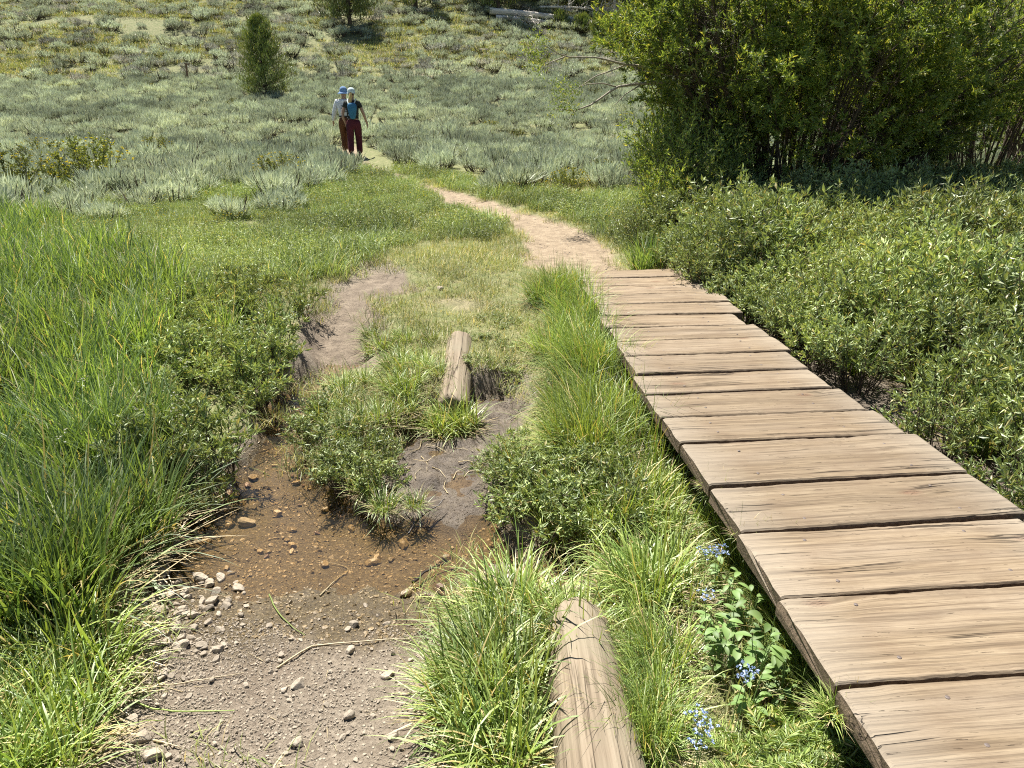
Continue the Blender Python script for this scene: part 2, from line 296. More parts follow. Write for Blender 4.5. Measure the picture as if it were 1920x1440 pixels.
def blades(g, root, head, lean, bend, length, width, segs=4, mi=0, twist=None, taper=1.0):
    n = len(root); t = np.linspace(0, 1, segs + 1); pts = np.zeros((n, segs + 1, 3)); pts[:, 0] = root
    for k in range(1, segs + 1):
        th = lean + bend * (t[k] - .5 / segs) ** 1.3; st = length / segs
        pts[:, k, 0] = pts[:, k - 1, 0] + np.sin(th) * np.cos(head) * st; pts[:, k, 1] = pts[:, k - 1, 1] + np.sin(th) * np.sin(head) * st
        pts[:, k, 2] = pts[:, k - 1, 2] + np.cos(th) * st
    tw = (head + np.pi / 2) if twist is None else head + np.pi / 2 + twist
    wd = np.stack([np.cos(tw), np.sin(tw), 0 * tw], 1)
    prof = np.clip((1 - t ** (1.6 * taper)), 0, 1) * (.55 + .45 * np.minimum(1, t * 4)); prof[-1] = 0
    V = np.zeros((n, 2 * segs + 1, 3))
    for k in range(segs):
        o = wd * (width * prof[k] * .5)[:, None]; V[:, 2 * k] = pts[:, k] - o; V[:, 2 * k + 1] = pts[:, k] + o
    V[:, -1] = pts[:, -1]; b = (np.arange(n) * (2 * segs + 1))[:, None]; q = []
    for k in range(segs - 1): q.append(b + np.array([2 * k, 2 * k + 1, 2 * k + 3, 2 * k + 2]))
    base = g.n; g.v.append(V.reshape(-1, 3).astype(np.float32)); g.n += n * (2 * segs + 1)
    if q: g.f.append((np.concatenate(q).astype(np.int32) + base, mi, True))
    g.f.append(((b + np.array([2 * segs - 2, 2 * segs - 1, 2 * segs])).astype(np.int32) + base, mi, True)); return pts
def leaves(g, pos, dirv, length, width, mi=0, fold=.25):
    n = len(pos); d = dirv / (np.linalg.norm(dirv, axis=1, keepdims=True) + 1e-9); rv = rng.normal(size=(n, 3)); rv[:, 2] *= .5
    s = np.cross(d, rv); s /= np.linalg.norm(s, axis=1, keepdims=True) + 1e-9; u = np.cross(s, d); L = length[:, None]; W = width[:, None] * .5
    mid = pos + d * L * .45; V = np.stack([pos, mid + s * W + u * W * fold * 2, pos + d * L - u * L * .12, mid - s * W + u * W * fold * 2, mid], 1)
    b = (np.arange(n) * 5)[:, None]; f = np.concatenate([b + np.array([0, 1, 4]), b + np.array([1, 2, 4]), b + np.array([4, 2, 3]), b + np.array([0, 4, 3])])
    g.add(V, f, mi, False)
def tubes(g, P, Rr, sides=4, mi=0, smooth=True):
    P = np.asarray(P, float); n, k, _ = P.shape; T = np.gradient(P, axis=1); T /= np.linalg.norm(T, axis=2, keepdims=True) + 1e-9
    ref = np.where(np.abs(T[..., 2:3]) > .8, np.array([1., 0, 0]), np.array([0, 0, 1.])); A = np.cross(T, ref); A /= np.linalg.norm(A, axis=2, keepdims=True) + 1e-9; B = np.cross(T, A)
    an = np.arange(sides) / sides * 2 * np.pi; V = P[:, :, None] + (A[:, :, None] * np.cos(an)[None, None, :, None] + B[:, :, None] * np.sin(an)[None, None, :, None]) * np.asarray(Rr)[:, :, None, None]
    base = (np.arange(n) * k * sides)[:, None]; F_ = []
    for i in range(k - 1):
        for j in range(sides):
            j2 = (j + 1) % sides; F_.append(base + np.array([i * sides + j, i * sides + j2, (i + 1) * sides + j2, (i + 1) * sides + j]))
    g.add(V, np.concatenate(F_), mi, smooth)
def link(o): scene.collection.objects.link(o); return o
def obj(name, me, parent=None, loc=None): 
    o = bpy.data.objects.new(name, me); link(o)
    if parent: o.parent = parent
    if loc is not None: o.location = loc
    return o
def tag(o, label=None, cat=None, group=None, kind=None):
    if label: o['label'] = label
    if cat: o['category'] = cat
    if group: o['group'] = group
    if kind: o['kind'] = kind
    return o
def empty(name, loc=(0, 0, 0), rz=0):
    o = bpy.data.objects.new(name, None); link(o); o.location = loc; o.rotation_euler = (0, 0, rz); o.empty_display_size = .1; return o
def copy_tree(o, kids, parent=None):
    c = o.copy(); link(c); c.parent = parent
    for k in kids: kc = k.copy(); link(kc); kc.parent = c
    return c

# ------------------------------------------------------------------ ground sheet
def build_ground():
    front = np.linspace(-48, 48, 560); side1 = np.linspace(48, 312, 90)[1:-1]; ang = np.radians(np.concatenate([front, side1]))
    r = [0.25]
    while r[-1] < 6: r.append(r[-1] * 1.0085 if r[-1] > 1.1 else r[-1] * 1.05)
    while r[-1] < 160: r.append(r[-1] * 1.02)
    r = np.array(r); A, RR = np.meshgrid(ang, r); X = np.sin(A) * RR; Y = np.cos(A) * RR; nr, na = X.shape
    X = X.ravel(); Y = Y.ravel(); Z = H(X, np.clip(Y, -3, None)); 
    V = np.stack([X, Y, Z], 1); V = np.concatenate([V, [[0, 0, Hs(0, 0)]]]); i, j = np.meshgrid(np.arange(nr - 1), np.arange(na), indexing='ij'); j2 = (j + 1) % na
    f = np.stack([i * na + j, (i + 1) * na + j, (i + 1) * na + j2, i * na + j2], -1).reshape(-1, 4)[:, ::-1]
    c = np.arange(na); fc = np.stack([np.full(na, len(V) - 1), c, (c + 1) % na], 1)[:, ::-1]
    g = Geo(); g.add(V, f, 0, True); g.f.append((fc.astype(np.int32), 0, True))
    X = V[:, 0]; Y = V[:, 1]; Z = V[:, 2]; wob = .06 * fbm(X * 4, Y * 4, 4, 40)
    d = ss(-.03, .03, sdist(P_DIRT, X, Y) + .10 + wob + .03 * fbm(X * 18, Y * 18, 3, 49)); mud = ss(-.05, .08, sdist(P_MUD, X, Y) + wob); bank = ss(-.03, .03, sdist(P_BANK, X, Y) + 1.6 * wob + .03 * fbm(X * 18, Y * 18, 3, 47))
    tr = ss(-.04, .05, sdist(P_TRAIL, X, Y) + 1.6 * wob + .06 * fbm(X * 13, Y * 13, 3, 48))
    for P in P_FOOT: tr = np.maximum(tr, .45 * ss(-.25, .15, sdist(P, X, Y) + 3 * wob))
    walk = np.maximum(ss(-.3, .0, sdist(P_WALK, X, Y)), ss(1.2, 1.4, X) * ss(6.4, 5.8, Y) * (Y > 0)); d = np.maximum(d, walk); d = np.maximum(d, bank); 
    wet = ss(-.085, -.12, Z + .3 * wob) * (1 - bank) ; mud = np.maximum(mud, walk * .8)
    me = g.mesh('ground', [M['ground']], dict(dirt=d, mud=mud, bank=bank, trail=tr, wet=wet, hill=ss(16, 34, Y)))
    tag(obj('ground', me), kind='structure')
build_ground()

# ------------------------------------------------------------------ water
def build_water():
    xs = np.linspace(-2.6, 1.9, 60); ys = np.linspace(1.7, 5.4, 60); X, Y = np.meshgrid(xs, ys); g = Geo(); Z = np.full(X.size, -0.143)
    i, j = np.meshgrid(np.arange(59), np.arange(59), indexing='ij'); f = np.stack([i * 60 + j, i * 60 + j + 1, (i + 1) * 60 + j + 1, (i + 1) * 60 + j], -1).reshape(-1, 4)
    keep = (H(X.ravel(), Y.ravel()) < -.135); f = f[keep[f].any(1)]
    g.add(np.stack([X.ravel(), Y.ravel(), Z], 1), f, 0, True); tag(obj('water', g.mesh('water', [M['water']])), kind='structure')
build_water()

# ------------------------------------------------------------------ boardwalk
def plank_mesh(L, W, T, seed, name='plank'):
    r = np.random.default_rng(seed); nx, ny = 70, 8; xs = np.linspace(-L / 2, L / 2, nx); prof = []
    b = .006
    for t in np.linspace(-1, 1, ny): prof.append((t * (W / 2 - b), T / 2))
    prof = [(-W / 2, -T / 2), (-W / 2, 0), (-W / 2, T / 2 - b)] + prof + [(W / 2, T / 2 - b), (W / 2, 0), (W / 2, -T / 2)]
    k = len(prof); P = np.array(prof); V = np.zeros((nx, k, 3)); V[:, :, 0] = xs[:, None]; V[:, :, 1] = P[None, :, 0]; V[:, :, 2] = P[None, :, 1]
    sx = fbm(V[:, :, 0] * 5 + seed * 9, V[:, :, 1] * 2, 3, seed); edge = (np.abs(P[:, 0]) > W / 2 - b * 1.5)[None, :]
    V[:, :, 1] += edge * .006 * sx * np.sign(P[None, :, 0] + 1e-6); V[:, :, 2] += (P[None, :, 1] > 0) * (.0025 * fbm(V[:, :, 0] * 2.5 + seed, V[:, :, 1] * 22, 4, seed + 3) + .003 * sx)
    ez = (P[None, :, 1] > 0) * edge * .004 * fbm(V[:, :, 0] * 22, V[:, :, 1] * 3 + seed, 3, seed + 5); V[:, :, 2] -= np.abs(ez) * 1.5
    e0 = .010 * fbm(P[:, 0] * 14 + seed, P[:, 1] * 20, 3, seed + 8); e1 = .010 * fbm(P[:, 0] * 14 - seed, P[:, 1] * 20, 3, seed + 9)
    V[0, :, 0] += e0 + .004; V[1, :, 0] += e0 * .6; V[-1, :, 0] += e1 - .004; V[-2, :, 0] += e1 * .6
    V[0, :, 2] -= (P[:, 1] > 0) * .005; V[-1, :, 2] -= (P[:, 1] > 0) * .005
    g = Geo(); f = [[i * k + j, i * k + j + 1, (i + 1) * k + j + 1, (i + 1) * k + j] for i in range(nx - 1) for j in range(k - 1)]
    f += [[i * k + k - 1, i * k, (i + 1) * k, (i + 1) * k + k - 1] for i in range(nx - 1)]; g.add(V, np.array(f)[:, ::-1], 0, False)
    tri = [[0, j, j + 1] for j in range(1, k - 1)]; tri2 = [[(nx - 1) * k, (nx - 1) * k + j + 1, (nx - 1) * k + j] for j in range(1, k - 1)]
    g.f.append((np.array(tri + tri2, np.int32), 0, False)); return g.mesh(name, [M['deck']])
def disc_mesh(name, r, h, mat, n=10):
    g = Geo(); a = np.arange(n) / n * 2 * np.pi; V = [[0, 0, h]] + [[.8 * r * math.cos(t), .8 * r * math.sin(t), h * .9] for t in a] + [[r * math.cos(t), r * math.sin(t), 0] for t in a]
    f = [[0, 1 + i, 1 + (i + 1) % n] for i in range(n)]; q = [[1 + i, 1 + n + i, 1 + n + (i + 1) % n, 1 + (i + 1) % n] for i in range(n)]
    g.add(V, f, 0, True); g.f.append((np.array(q, np.int32), 0, True)); return g.mesh(name, [mat])
def build_walk():
    root = tag(empty('boardwalk', tuple(on_plane(1331, 911, HB) - np.array([0, 0, HB + .1]))), 'low boardwalk of wide weathered tan planks crossing the wet ground', 'boardwalk')
    ro = np.array(root.location); T = .062
    # (left-near, left-far, right-far x) in the photograph
    L = [((1566, 1287), (1461, 1121), None), ((1456, 1118), (1389, 998), None), ((1385, 994), (1331, 912), 1822), ((1327, 908), (1275, 833), 1718), ((1273, 830), (1240, 783), 1640),
         ((1239, 781), (1208, 740), 1573), ((1206, 738), (1187, 703), 1519), ((1187, 701), (1175, 669), 1481)]
    u = np.array([.753, .073]); u /= np.linalg.norm(u); planks = []
    for a, b, rx in L:
        A = on_plane(*a, HB)[:2]; B = on_plane(*b, HB)[:2]; ln = 1.09
        if rx: 
            # right end: where the far edge reaches that column
            ts = np.linspace(.5, 1.6, 400); q = B[None] + u[None] * ts[:, None]; px, _ = to_px(q[:, 0], q[:, 1], HB); ln = float(ts[np.argmin(abs(px - rx))])
        planks.append((A, B, ln))
    A = on_plane(1571, 1291, HB)[:2]; back = []; stepv = np.array([.02, -.30])
    for i in range(7): B = A + stepv; back.append((B, A, 1.10 + .03 * math.sin(i * 3))); A = B + np.array([0, -.012])
    Bf = on_plane(1168, 667, HB)[:2]; E = on_plane(1080, 507, HB)[:2]; n = 8
    for i in range(n):
        a = Bf + (E - Bf) * i / n; b = Bf + (E - Bf) * (i + 1) / n - (E - Bf) / np.linalg.norm(E - Bf) * .012
        j = .02 * math.sin(i * 2.3); planks.append((a + u * j, b + u * j, 1.03 + .03 * math.cos(i * 1.7)))
    nail = disc_mesh('nail', .0065, .0009, M['nail'])
    for i, (a, b, ln) in enumerate(back[::-1] + planks):
        v = b - a; W = float(np.linalg.norm(v)) - .008; c = (a + b) / 2 + u * ln / 2; ang = math.atan2(u[1], u[0]) + .012 * math.sin(i * 5.1)
        dz = .004 * math.sin(i * 7.7); o = obj('plank', plank_mesh(ln, max(W, .2), T, i + 3), root, (c[0] - ro[0], c[1] - ro[1], HB - T / 2 - ro[2] + dz)); o.rotation_euler = (R(.6 * math.sin(i * 3.3)), R(.25 * math.sin(i * 1.9)), ang)
        for sx in (-1, 1):
            for sy in (-1, 1):
                nl = obj('nail', nail, o, (sx * (ln / 2 - .24 + .03 * math.sin(i * 2 + sx)) + sx * .0, sy * (W / 2 - .07 + .02 * math.sin(i + sy)), T / 2 + .0012))
    for off in (.2, .88):
        p0 = back[-1][0] + u * off; p1 = planks[-1][1] + u * off; g = Geo(); 
        d = p1 - p0; Ln = float(np.linalg.norm(d)); x0, x1, y0, y1, z0, z1 = -Ln / 2 + .02, Ln / 2 - .02, -.045, .045, -.10, .10
        V = [(x, y, z) for x in np.linspace(x0, x1, 12) for y, z in ((y0, z0), (y1, z0), (y1, z1), (y0, z1))]; f = [[i * 4 + j, i * 4 + (j + 1) % 4, i * 4 + 4 + (j + 1) % 4, i * 4 + 4 + j] for i in range(11) for j in range(4)] + [[0, 3, 2, 1], [44, 45, 46, 47]]
        g.add(V, f); m_ = g.mesh('stringer', [M['post']]); s_ = obj('stringer', m_, root); c = (p0 + p1) / 2
        s_.location = (c[0] - ro[0], c[1] - ro[1], HB - T - .107 - ro[2]); s_.rotation_euler = (0, 0, math.atan2(d[1], d[0]))
build_walk()

# ------------------------------------------------------------------ half buried logs
def log_mesh(L, r0, r1, seed, name):
    nl, ns = 60, 40; g = Geo(); V = []; ys = np.concatenate([[0, .003, .012, .03], np.linspace(.05, L - .05, nl), [L - .03, L - .012, L - .003, L]])
    a = np.arange(ns) / ns * 2 * np.pi
    for y in ys:
        e = min(y, L - y); k = 1 if e > .05 else math.sqrt(max(0, 1 - (1 - e / .05) ** 2)) * .25 + .75
        r = (r0 + (r1 - r0) * y / L) * k; rr = r * (1 + .02 * fbm(np.cos(a) * 2 + seed, np.sin(a) * 2 + y * 1.5, 3, seed))
        # long drying checks sunk into the surface
        for (ca, ph) in ((1.45, 0), (1.9, 2), (1.15, 4)):
            w = ca + .08 * math.sin(y * 3 + ph); rr = rr - r * .035 * np.exp(-((a - w) / .07) ** 2)
        V.append(np.stack([rr * np.cos(a), np.full(ns, y - L / 2) + (.012 * np.sin(a * 3 + seed) if e < .02 else 0), rr * np.sin(a)], 1))
    k = len(ys); V = np.concatenate(V); f = [[i * ns + j, i * ns + (j + 1) % ns, (i + 1) * ns + (j + 1) % ns, (i + 1) * ns + j] for i in range(k - 1) for j in range(ns)]
    V = np.concatenate([V, [[0, -L / 2, 0], [0, L / 2, 0]]]); n = len(V); g.add(V, np.array(f)[:, ::-1], 0, True)
    t = [[n - 2, j, (j + 1) % ns] for j in range(ns)] + [[n - 1, (k - 1) * ns + (j + 1) % ns, (k - 1) * ns + j] for j in range(ns)]; g.f.append((np.array(t, np.int32), 0, True))
    return g.mesh(name, [M['log']])
def place_log(a, b, za, zb, r0, r1, seed, label):
    A = on_plane(*a, za); B = on_plane(*b, zb); d = B - A; L = float(np.linalg.norm(d)); o = obj('timber_log', log_mesh(L, r0, r1, seed, 'timber_log')); c = (A + B) / 2
    c[2] -= (r0 + r1) / 2; o.location = tuple(c); o.rotation_euler = (math.asin(d[2] / L), 0, math.atan2(d[1], d[0]) - math.pi / 2); tag(o, label, 'log', 'round timber logs set in the wet ground'); return o
place_log((1160, 1560), (1082, 1112), .13, .09, .125, .108, 3, 'thick round grey log half covered by bright grass beside the gravel')
place_log((848, 742), (862, 616), .03, .125, .100, .097, 8, 'short pale round log lying between grass and dark mud')

# ------------------------------------------------------------------ prototypes kept off stage, for scattering and copying
store = bpy.data.collections.new('prototypes')
def proto(name, g, mats): o = bpy.data.objects.new(name, g.mesh(name, mats)); return o
def U(a, b, n): return rng.uniform(a, b, n)
def patch(n, size, l0, l1, w, lean, bend, segs=3, mats=None, dead=0, flat=0):
    g = Geo(); root = np.stack([U(-size / 2, size / 2, n), U(-size / 2, size / 2, n), np.full(n, -.02)], 1); L = U(l0, l1, n)
    blades(g, root, U(0, 6.28, n), U(0, lean, n), U(.1, bend, n), L, w * U(.7, 1.3, n), segs); return g
lawn_p = [proto('lawn_patch', patch(330, .42, .035, .11, .0042, .9, 1.3, 2), [M['lawn']]) for _ in range(4)]
lush_p = [proto('lush_patch', patch(190, .45, .10, .27, .007, .7, 1.5, 3), [M['lush']]) for _ in range(4)]
tall_p = [proto('tall_patch', patch(62, .36, .24, .56, .011, .4, 1.2, 4), [M['sedge_dark']]) for _ in range(4)]
M['forb'] = leaf_mat('meadow_forb_leaf', (.22, .31, .12), (.52, .60, .30), (.5, .48, .25), .93, .3, .04, .5, world_var=.5)
def forb_patch(n):
    g = Geo(); ns = n // 12; root = np.stack([U(-.2, .2, ns), U(-.2, .2, ns), np.zeros(ns)], 1); top = root + np.stack([U(-.04, .04, ns), U(-.04, .04, ns), U(.06, .2, ns)], 1)
    t = U(.1, 1, n); i = rng.integers(0, ns, n); p = root[i] + (top[i] - root[i]) * t[:, None]; d = np.stack([rng.normal(size=n), rng.normal(size=n), U(.1, .9, n)], 1)
    leaves(g, p, d, U(.018, .04, n), U(.007, .014, n)); tubes(g, np.stack([root, (root + top) / 2, top], 1), np.full((ns, 3), .0012), 3); return g
forb_p = [proto('forb_patch', forb_patch(520), [M['forb']]) for _ in range(4)]
def tuft_geo(n, rad, l0, l1, w, lean, bend, bias=0.0, bdir=0.0, segs=5, dead=.06):
    g = Geo(); a = U(0, 6.28, n); r = rad * np.sqrt(U(0, 1, n)); root = np.stack([np.cos(a) * r, np.sin(a) * r, np.full(n, -.02)], 1)
    head = a + rng.normal(size=n) * .95; hx = np.cos(head) + bias * math.cos(bdir); hy = np.sin(head) + bias * math.sin(bdir); head = np.arctan2(hy, hx)
    L = U(l0, l1, n) * U(.55, 1, n); brk = rng.random(n) < .14; blades(g, root, head, np.abs(rng.normal(size=n)) * lean + .05 + .3 * r / rad * lean + brk * U(.5, 1.1, n), U(.1, 1.1, n) * bend * np.where(rng.random(n) < .12, -.3, 1), L, w * U(.6, 1.25, n), segs, twist=rng.normal(size=n) * .5)
    m = int(n * .28); a = U(0, 6.28, m); blades(g, np.stack([np.cos(a) * rad, np.sin(a) * rad, np.zeros(m)], 1), a + rng.normal(size=m) * .5, U(1.0, 1.5, m), U(-.1, .4, m), U(l0 * .3, l1 * .6, m), np.full(m, w * .7), 4, 1); return g
def shrub_geo(ns, h, rad, leaf, per, lw=.27, up=.55, spread=.9):
    g = Geo(); a = U(0, 6.28, ns); r0 = rad * .35 * np.sqrt(U(0, 1, ns)); root = np.stack([np.cos(a) * r0, np.sin(a) * r0, np.full(ns, -.05)], 1); rr = rad * np.sqrt(U(0.02, 1, ns)) * spread
    hh = h * (1.08 - .45 * (rr / rad) ** 2) * U(.75, 1.1, ns); a2 = a + rng.normal(size=ns) * .4; top = np.stack([np.cos(a2) * rr, np.sin(a2) * rr, hh], 1)
    t = np.linspace(0, 1, 6); P = root[:, None] * (1 - t)[None, :, None] + top[:, None] * t[None, :, None]; P[:, :, 2] = root[:, None, 2] + (top[:, 2] - root[:, 2])[:, None] * (t ** .8)[None]
    P += rng.normal(size=P.shape) * .012 * h * np.minimum(t * 3, 1)[None, :, None]; tubes(g, P, np.linspace(.0045, .0012, 6)[None] * np.ones((ns, 1)), 3, 1)
    # side twigs
    nt = ns * 4; si = rng.integers(0, ns, nt); st = U(.35, .95, nt); k = np.minimum((st * 5).astype(int), 4); fr = st * 5 - k; b = P[si, k] * (1 - fr)[:, None] + P[si, k + 1] * fr[:, None]
    d = np.stack([rng.normal(size=nt) * .7 + top[si, 0] / rad * .5, rng.normal(size=nt) * .7 + top[si, 1] / rad * .5, U(.4, 1.3, nt)], 1); d /= np.linalg.norm(d, axis=1, keepdims=True); tl = U(.12, .3, nt) * h
    e = b + d * tl[:, None]; tubes(g, np.stack([b, (b + e) / 2 + rng.normal(size=b.shape) * .004, e], 1), np.tile([.0018, .0012, .0007], (nt, 1)), 3, 1)
    A = np.concatenate([b, P[:, 3]]); E = np.concatenate([e, P[:, 5]]); m = per * len(A); i = np.repeat(np.arange(len(A)), per); tt = U(.08, 1.05, m); p = A[i] + (E - A)[i] * tt[:, None]
    dd = (E - A)[i]; dd /= np.linalg.norm(dd, axis=1, keepdims=True) + 1e-9; dv = dd * up + rng.normal(size=(m, 3)) * .5; dv[:, 2] += .15; ll = leaf * U(.6, 1.2, m); leaves(g, p, dv, ll, ll * lw * U(.8, 1.2, m)); return g
def sage_geo(n, h, rad, l, w, grey=False, straight=False):
    g = Geo(); k = 7; c = [(0, 0, .35 * h, 1.0)]; 
    for i in range(k): a = i / k * 6.28 + random.random(); rr = rad * random.uniform(.35, .7); c.append((rr * math.cos(a), rr * math.sin(a), h * random.uniform(.15, .45), random.uniform(.45, .75)))
    per = n // len(c)
    for cx, cy, cz, s in c:
        th = U(0, 6.28, per); ph = np.arccos(U(-.15, 1, per)); rr = rad * .62 * s * U(.55, 1, per); d = np.stack([np.sin(ph) * np.cos(th), np.sin(ph) * np.sin(th), np.cos(ph)], 1)
        p = np.array([cx, cy, cz]) + d * (rr * (.8 + .25 * np.sin(th * 4 + cx * 9) * np.sin(ph * 5)))[:, None] * np.array([1, 1, h / rad * .75]); ll = l * U(.5, 1.2, per); lean = np.clip(ph * (.6 if straight else .95) + rng.normal(size=per) * .25, 0, 2)
        blades(g, p, th + rng.normal(size=per) * .4, lean, rng.normal(size=per) * .3, ll, w * U(.7, 1.3, per), 2, 0, twist=U(-1.5, 1.5, per), taper=2)
    m = 26; a = U(0, 6.28, m); e = np.stack([np.cos(a) * rad * .7, np.sin(a) * rad * .7, U(.3, .85, m) * h], 1); r = np.zeros((m, 3)); r[:, 2] = -.05; mid = (r + e) / 2 + np.stack([np.cos(a) * .05, np.sin(a) * .05, -.05 * np.ones(m)], 1)
    tubes(g, np.stack([r, mid, e], 1), np.tile([.014, .009, .003], (m, 1)), 3, 1); return g

def scatter_stuff(name, protos, pts, sc, label_kind='stuff', tilt=.08, rz=None):
    n = len(pts); me = bpy.data.meshes.new(name); me.vertices.add(n); me.vertices.foreach_set('co', np.asarray(pts, np.float32).ravel())
    a = me.attributes.new('rot', 'FLOAT_VECTOR', 'POINT'); rot = np.stack([rng.normal(size=n) * tilt, rng.normal(size=n) * tilt, U(0, 6.28, n) if rz is None else rz], 1); a.data.foreach_set('vector', rot.astype(np.float32).ravel())
    a = me.attributes.new('sc', 'FLOAT', 'POINT'); a.data.foreach_set('value', np.asarray(sc, np.float32)); a = me.attributes.new('pick', 'INT', 'POINT'); a.data.foreach_set('value', rng.integers(0, len(protos), n).astype(np.int32))
    o = tag(obj(name, me), kind=label_kind); ng = bpy.data.node_groups.new(name + '_scatter', 'GeometryNodeTree'); ng.interface.new_socket('Geometry', in_out='INPUT', socket_type='NodeSocketGeometry'); ng.interface.new_socket('Geometry', in_out='OUTPUT', socket_type='NodeSocketGeometry')
    nd = ng.nodes; gi = nd.new('NodeGroupInput'); go = nd.new('NodeGroupOutput'); iop = nd.new('GeometryNodeInstanceOnPoints'); join = nd.new('GeometryNodeJoinGeometry')
    for p in reversed(protos):
        oi = nd.new('GeometryNodeObjectInfo'); oi.inputs['Object'].default_value = p; oi.inputs['As Instance'].default_value = True; ng.links.new(oi.outputs['Geometry'], join.inputs[0])
    def na(nm, ty): x = nd.new('GeometryNodeInputNamedAttribute'); x.data_type = ty; x.inputs[0].default_value = nm; return x.outputs[0]
    ng.links.new(gi.outputs[0], iop.inputs['Points']); ng.links.new(join.outputs[0], iop.inputs['Instance']); iop.inputs['Pick Instance'].default_value = True
    ng.links.new(na('pick', 'INT'), iop.inputs['Instance Index']); ng.links.new(na('rot', 'FLOAT_VECTOR'), iop.inputs['Rotation']); ng.links.new(na('sc', 'FLOAT'), iop.inputs['Scale']); ng.links.new(iop.outputs[0], go.inputs[0])
    mod = o.modifiers.new('scatter', 'NODES'); mod.node_group = ng; return o

# free ground for plants
def clear(X, Y, m=0.0):
    k = (sdist(P_DIRT, X, Y) < -m) & (sdist(P_TRAIL, X, Y) < -m - .03 + .12 * (vnoise(X * 5, Y * 5, 3) - .5)) & (sdist(P_WALK, X, Y) < -.02) & (sdist(P_BANK, X, Y) < -m + .08 * (vnoise(X * 6, Y * 6, 4) - .5))
    for P in P_FOOT: k &= sdist(P, X, Y) < .1 - .35 * vnoise(X * 4, Y * 4, 8)
    for o in LOGS: k &= sdist(o, X, Y) < -.02
    return k
LOGS = [poly([(1045, 1500), (1035, 1115), (1120, 1115), (1245, 1500)], .0), poly([(812, 740), (836, 612), (884, 612), (884, 740)], .05)]
def cand(n, x0, x1, y0, y1): return U(x0, x1, n), U(y0, y1, n)
def reg(pts, z=0.05): return poly(pts, z)
R_TALL = reg([(-500, 1500), (190, 1500), (150, 1340), (240, 1240), (230, 1100), (330, 1010), (380, 880), (320, 800), (250, 700), (330, 600), (330, 520), (120, 440), (-60, 430), (-700, 600)])
R_LEFTSHRUB = reg([(250, 900), (330, 930), (470, 850), (500, 780), (480, 745), (580, 690), (590, 600), (430, 560), (330, 590), (240, 700), (200, 800)])
R_LUSH = reg([(-800, 520), (-300, 330), (300, 330), (620, 290), (830, 380), (850, 410), (700, 470), (560, 520), (330, 540), (120, 450), (-200, 480)], .1)
R_LUSH2 = reg([(830, 405), (880, 385), (960, 410), (975, 440), (900, 460), (800, 450)], .1)
R_LUSH3 = reg([(720, 318), (830, 330), (960, 360), (1080, 380), (1200, 360), (1240, 420), (1230, 500), (1170, 500), (1155, 455), (1040, 405), (880, 362), (740, 322)], .1)
R_THICK = reg([(1240, 520), (1180, 460), (1260, 400), (2700, 330), (3600, 900), (2300, 1100), (1945, 966), (1830, 890), (1650, 765), (1520, 675), (1440, 615), (1330, 560)], .1)
def near_fill():
    # short lawn grass
    X, Y = cand(9000, -9, 9, 1.2, 15); d = sdist(R_TALL, X, Y); k = clear(X, Y, .04) & ~((X > 1.2) & (Y < 6.0)) & (d < .15) & (sdist(R_LEFTSHRUB, X, Y) < .1) & (sdist(R_LUSH, X, Y) < .5) & (sdist(R_THICK, X, Y) < .2)
    k &= rng.random(len(X)) < (.55 + .6 * vnoise(X * 1.5, Y * 1.5, 61)); X, Y = X[k], Y[k]
    scatter_stuff('lawn_grass', lawn_p, np.stack([X, Y, H(X, Y)], 1), U(.7, 1.25, len(X)))
    # lush mid grass
    X, Y = cand(16000, -16, 7, 4, 19); k = ((sdist(R_LUSH, X, Y) > -.2) | (sdist(R_LUSH2, X, Y) > 0) | (sdist(R_LUSH3, X, Y) > 0)) & clear(X, Y, .1); X, Y = X[k], Y[k]; k = rng.random(len(X)) < .75; X, Y = X[k], Y[k]
    scatter_stuff('meadow_grass', lush_p + forb_p, np.stack([X, Y, H(X, Y)], 1), U(.6, 1.15, len(X)) * (.75 + .5 * vnoise(X, Y, 71)))
    # tall grass on the bank
    X, Y = cand(5200, -9, 1, 1.0, 13); k = (sdist(R_TALL, X, Y) > 0) & clear(X, Y, .1) & (rng.random(len(X)) < ss(.25, .6, vnoise(X * 1.7, Y * 1.7, 66)) * .8 + .12); X, Y = X[k], Y[k]
    s = np.interp(Y, [1, 2.6, 4, 8], [.55, .7, .95, 1.0]) * U(.75, 1.15, len(X)); scatter_stuff('tall_grass', tall_p, np.stack([X, Y, H(X, Y)], 1), s)
near_fill()

# ------------------------------------------------------------------ tufts, each a thing of its own
def two(name, g, m0, m1): return proto(name, g, [m0, m1])
t_arch = [tuft_geo(165, .10, .20, .44, .0105, .45, 1.9, .6, b, 6) for b in (2.6, 3.3)] + [tuft_geo(150, .09, .2, .42, .010, .5, 1.8, 0, 0, 6)]
t_arch = [g.mesh('grass_tuft', [M['sedge'], M['straw']]) for g in t_arch]
t_up = [tuft_geo(120, .08, .32, .60, .0135, .20, 1.0, .3, b, 6).mesh('grass_tuft', [M['sedge_dark'], M['straw']]) for b in (0, 2, 4)]
t_fine = [tuft_geo(200, .10, .28, .54, .0068, .30, 1.6, .9, b, 6).mesh('grass_tuft', [M['sedge_dark'] if b > 3.5 else M['sedge'], M['straw']]) for b in (3.4, 2.9, 3.7)]
def tuft(meshes, px, py, s, label, group=None, rz=None, z=None, sc3=None):
    p = at(px, py) if z is None else on_plane(px, py, z); me = meshes[random.randrange(len(meshes))]; o = bpy.data.objects.new('grass_tuft', me); link(o); o.location = (p[0], p[1], p[2] - .01)
    o.rotation_euler = (0, 0, random.uniform(-.5, .5) if rz is None else rz); o.scale = (s, s, s * random.uniform(.9, 1.1)) if sc3 is None else sc3; tag(o, label, 'grass tuft', group); return o
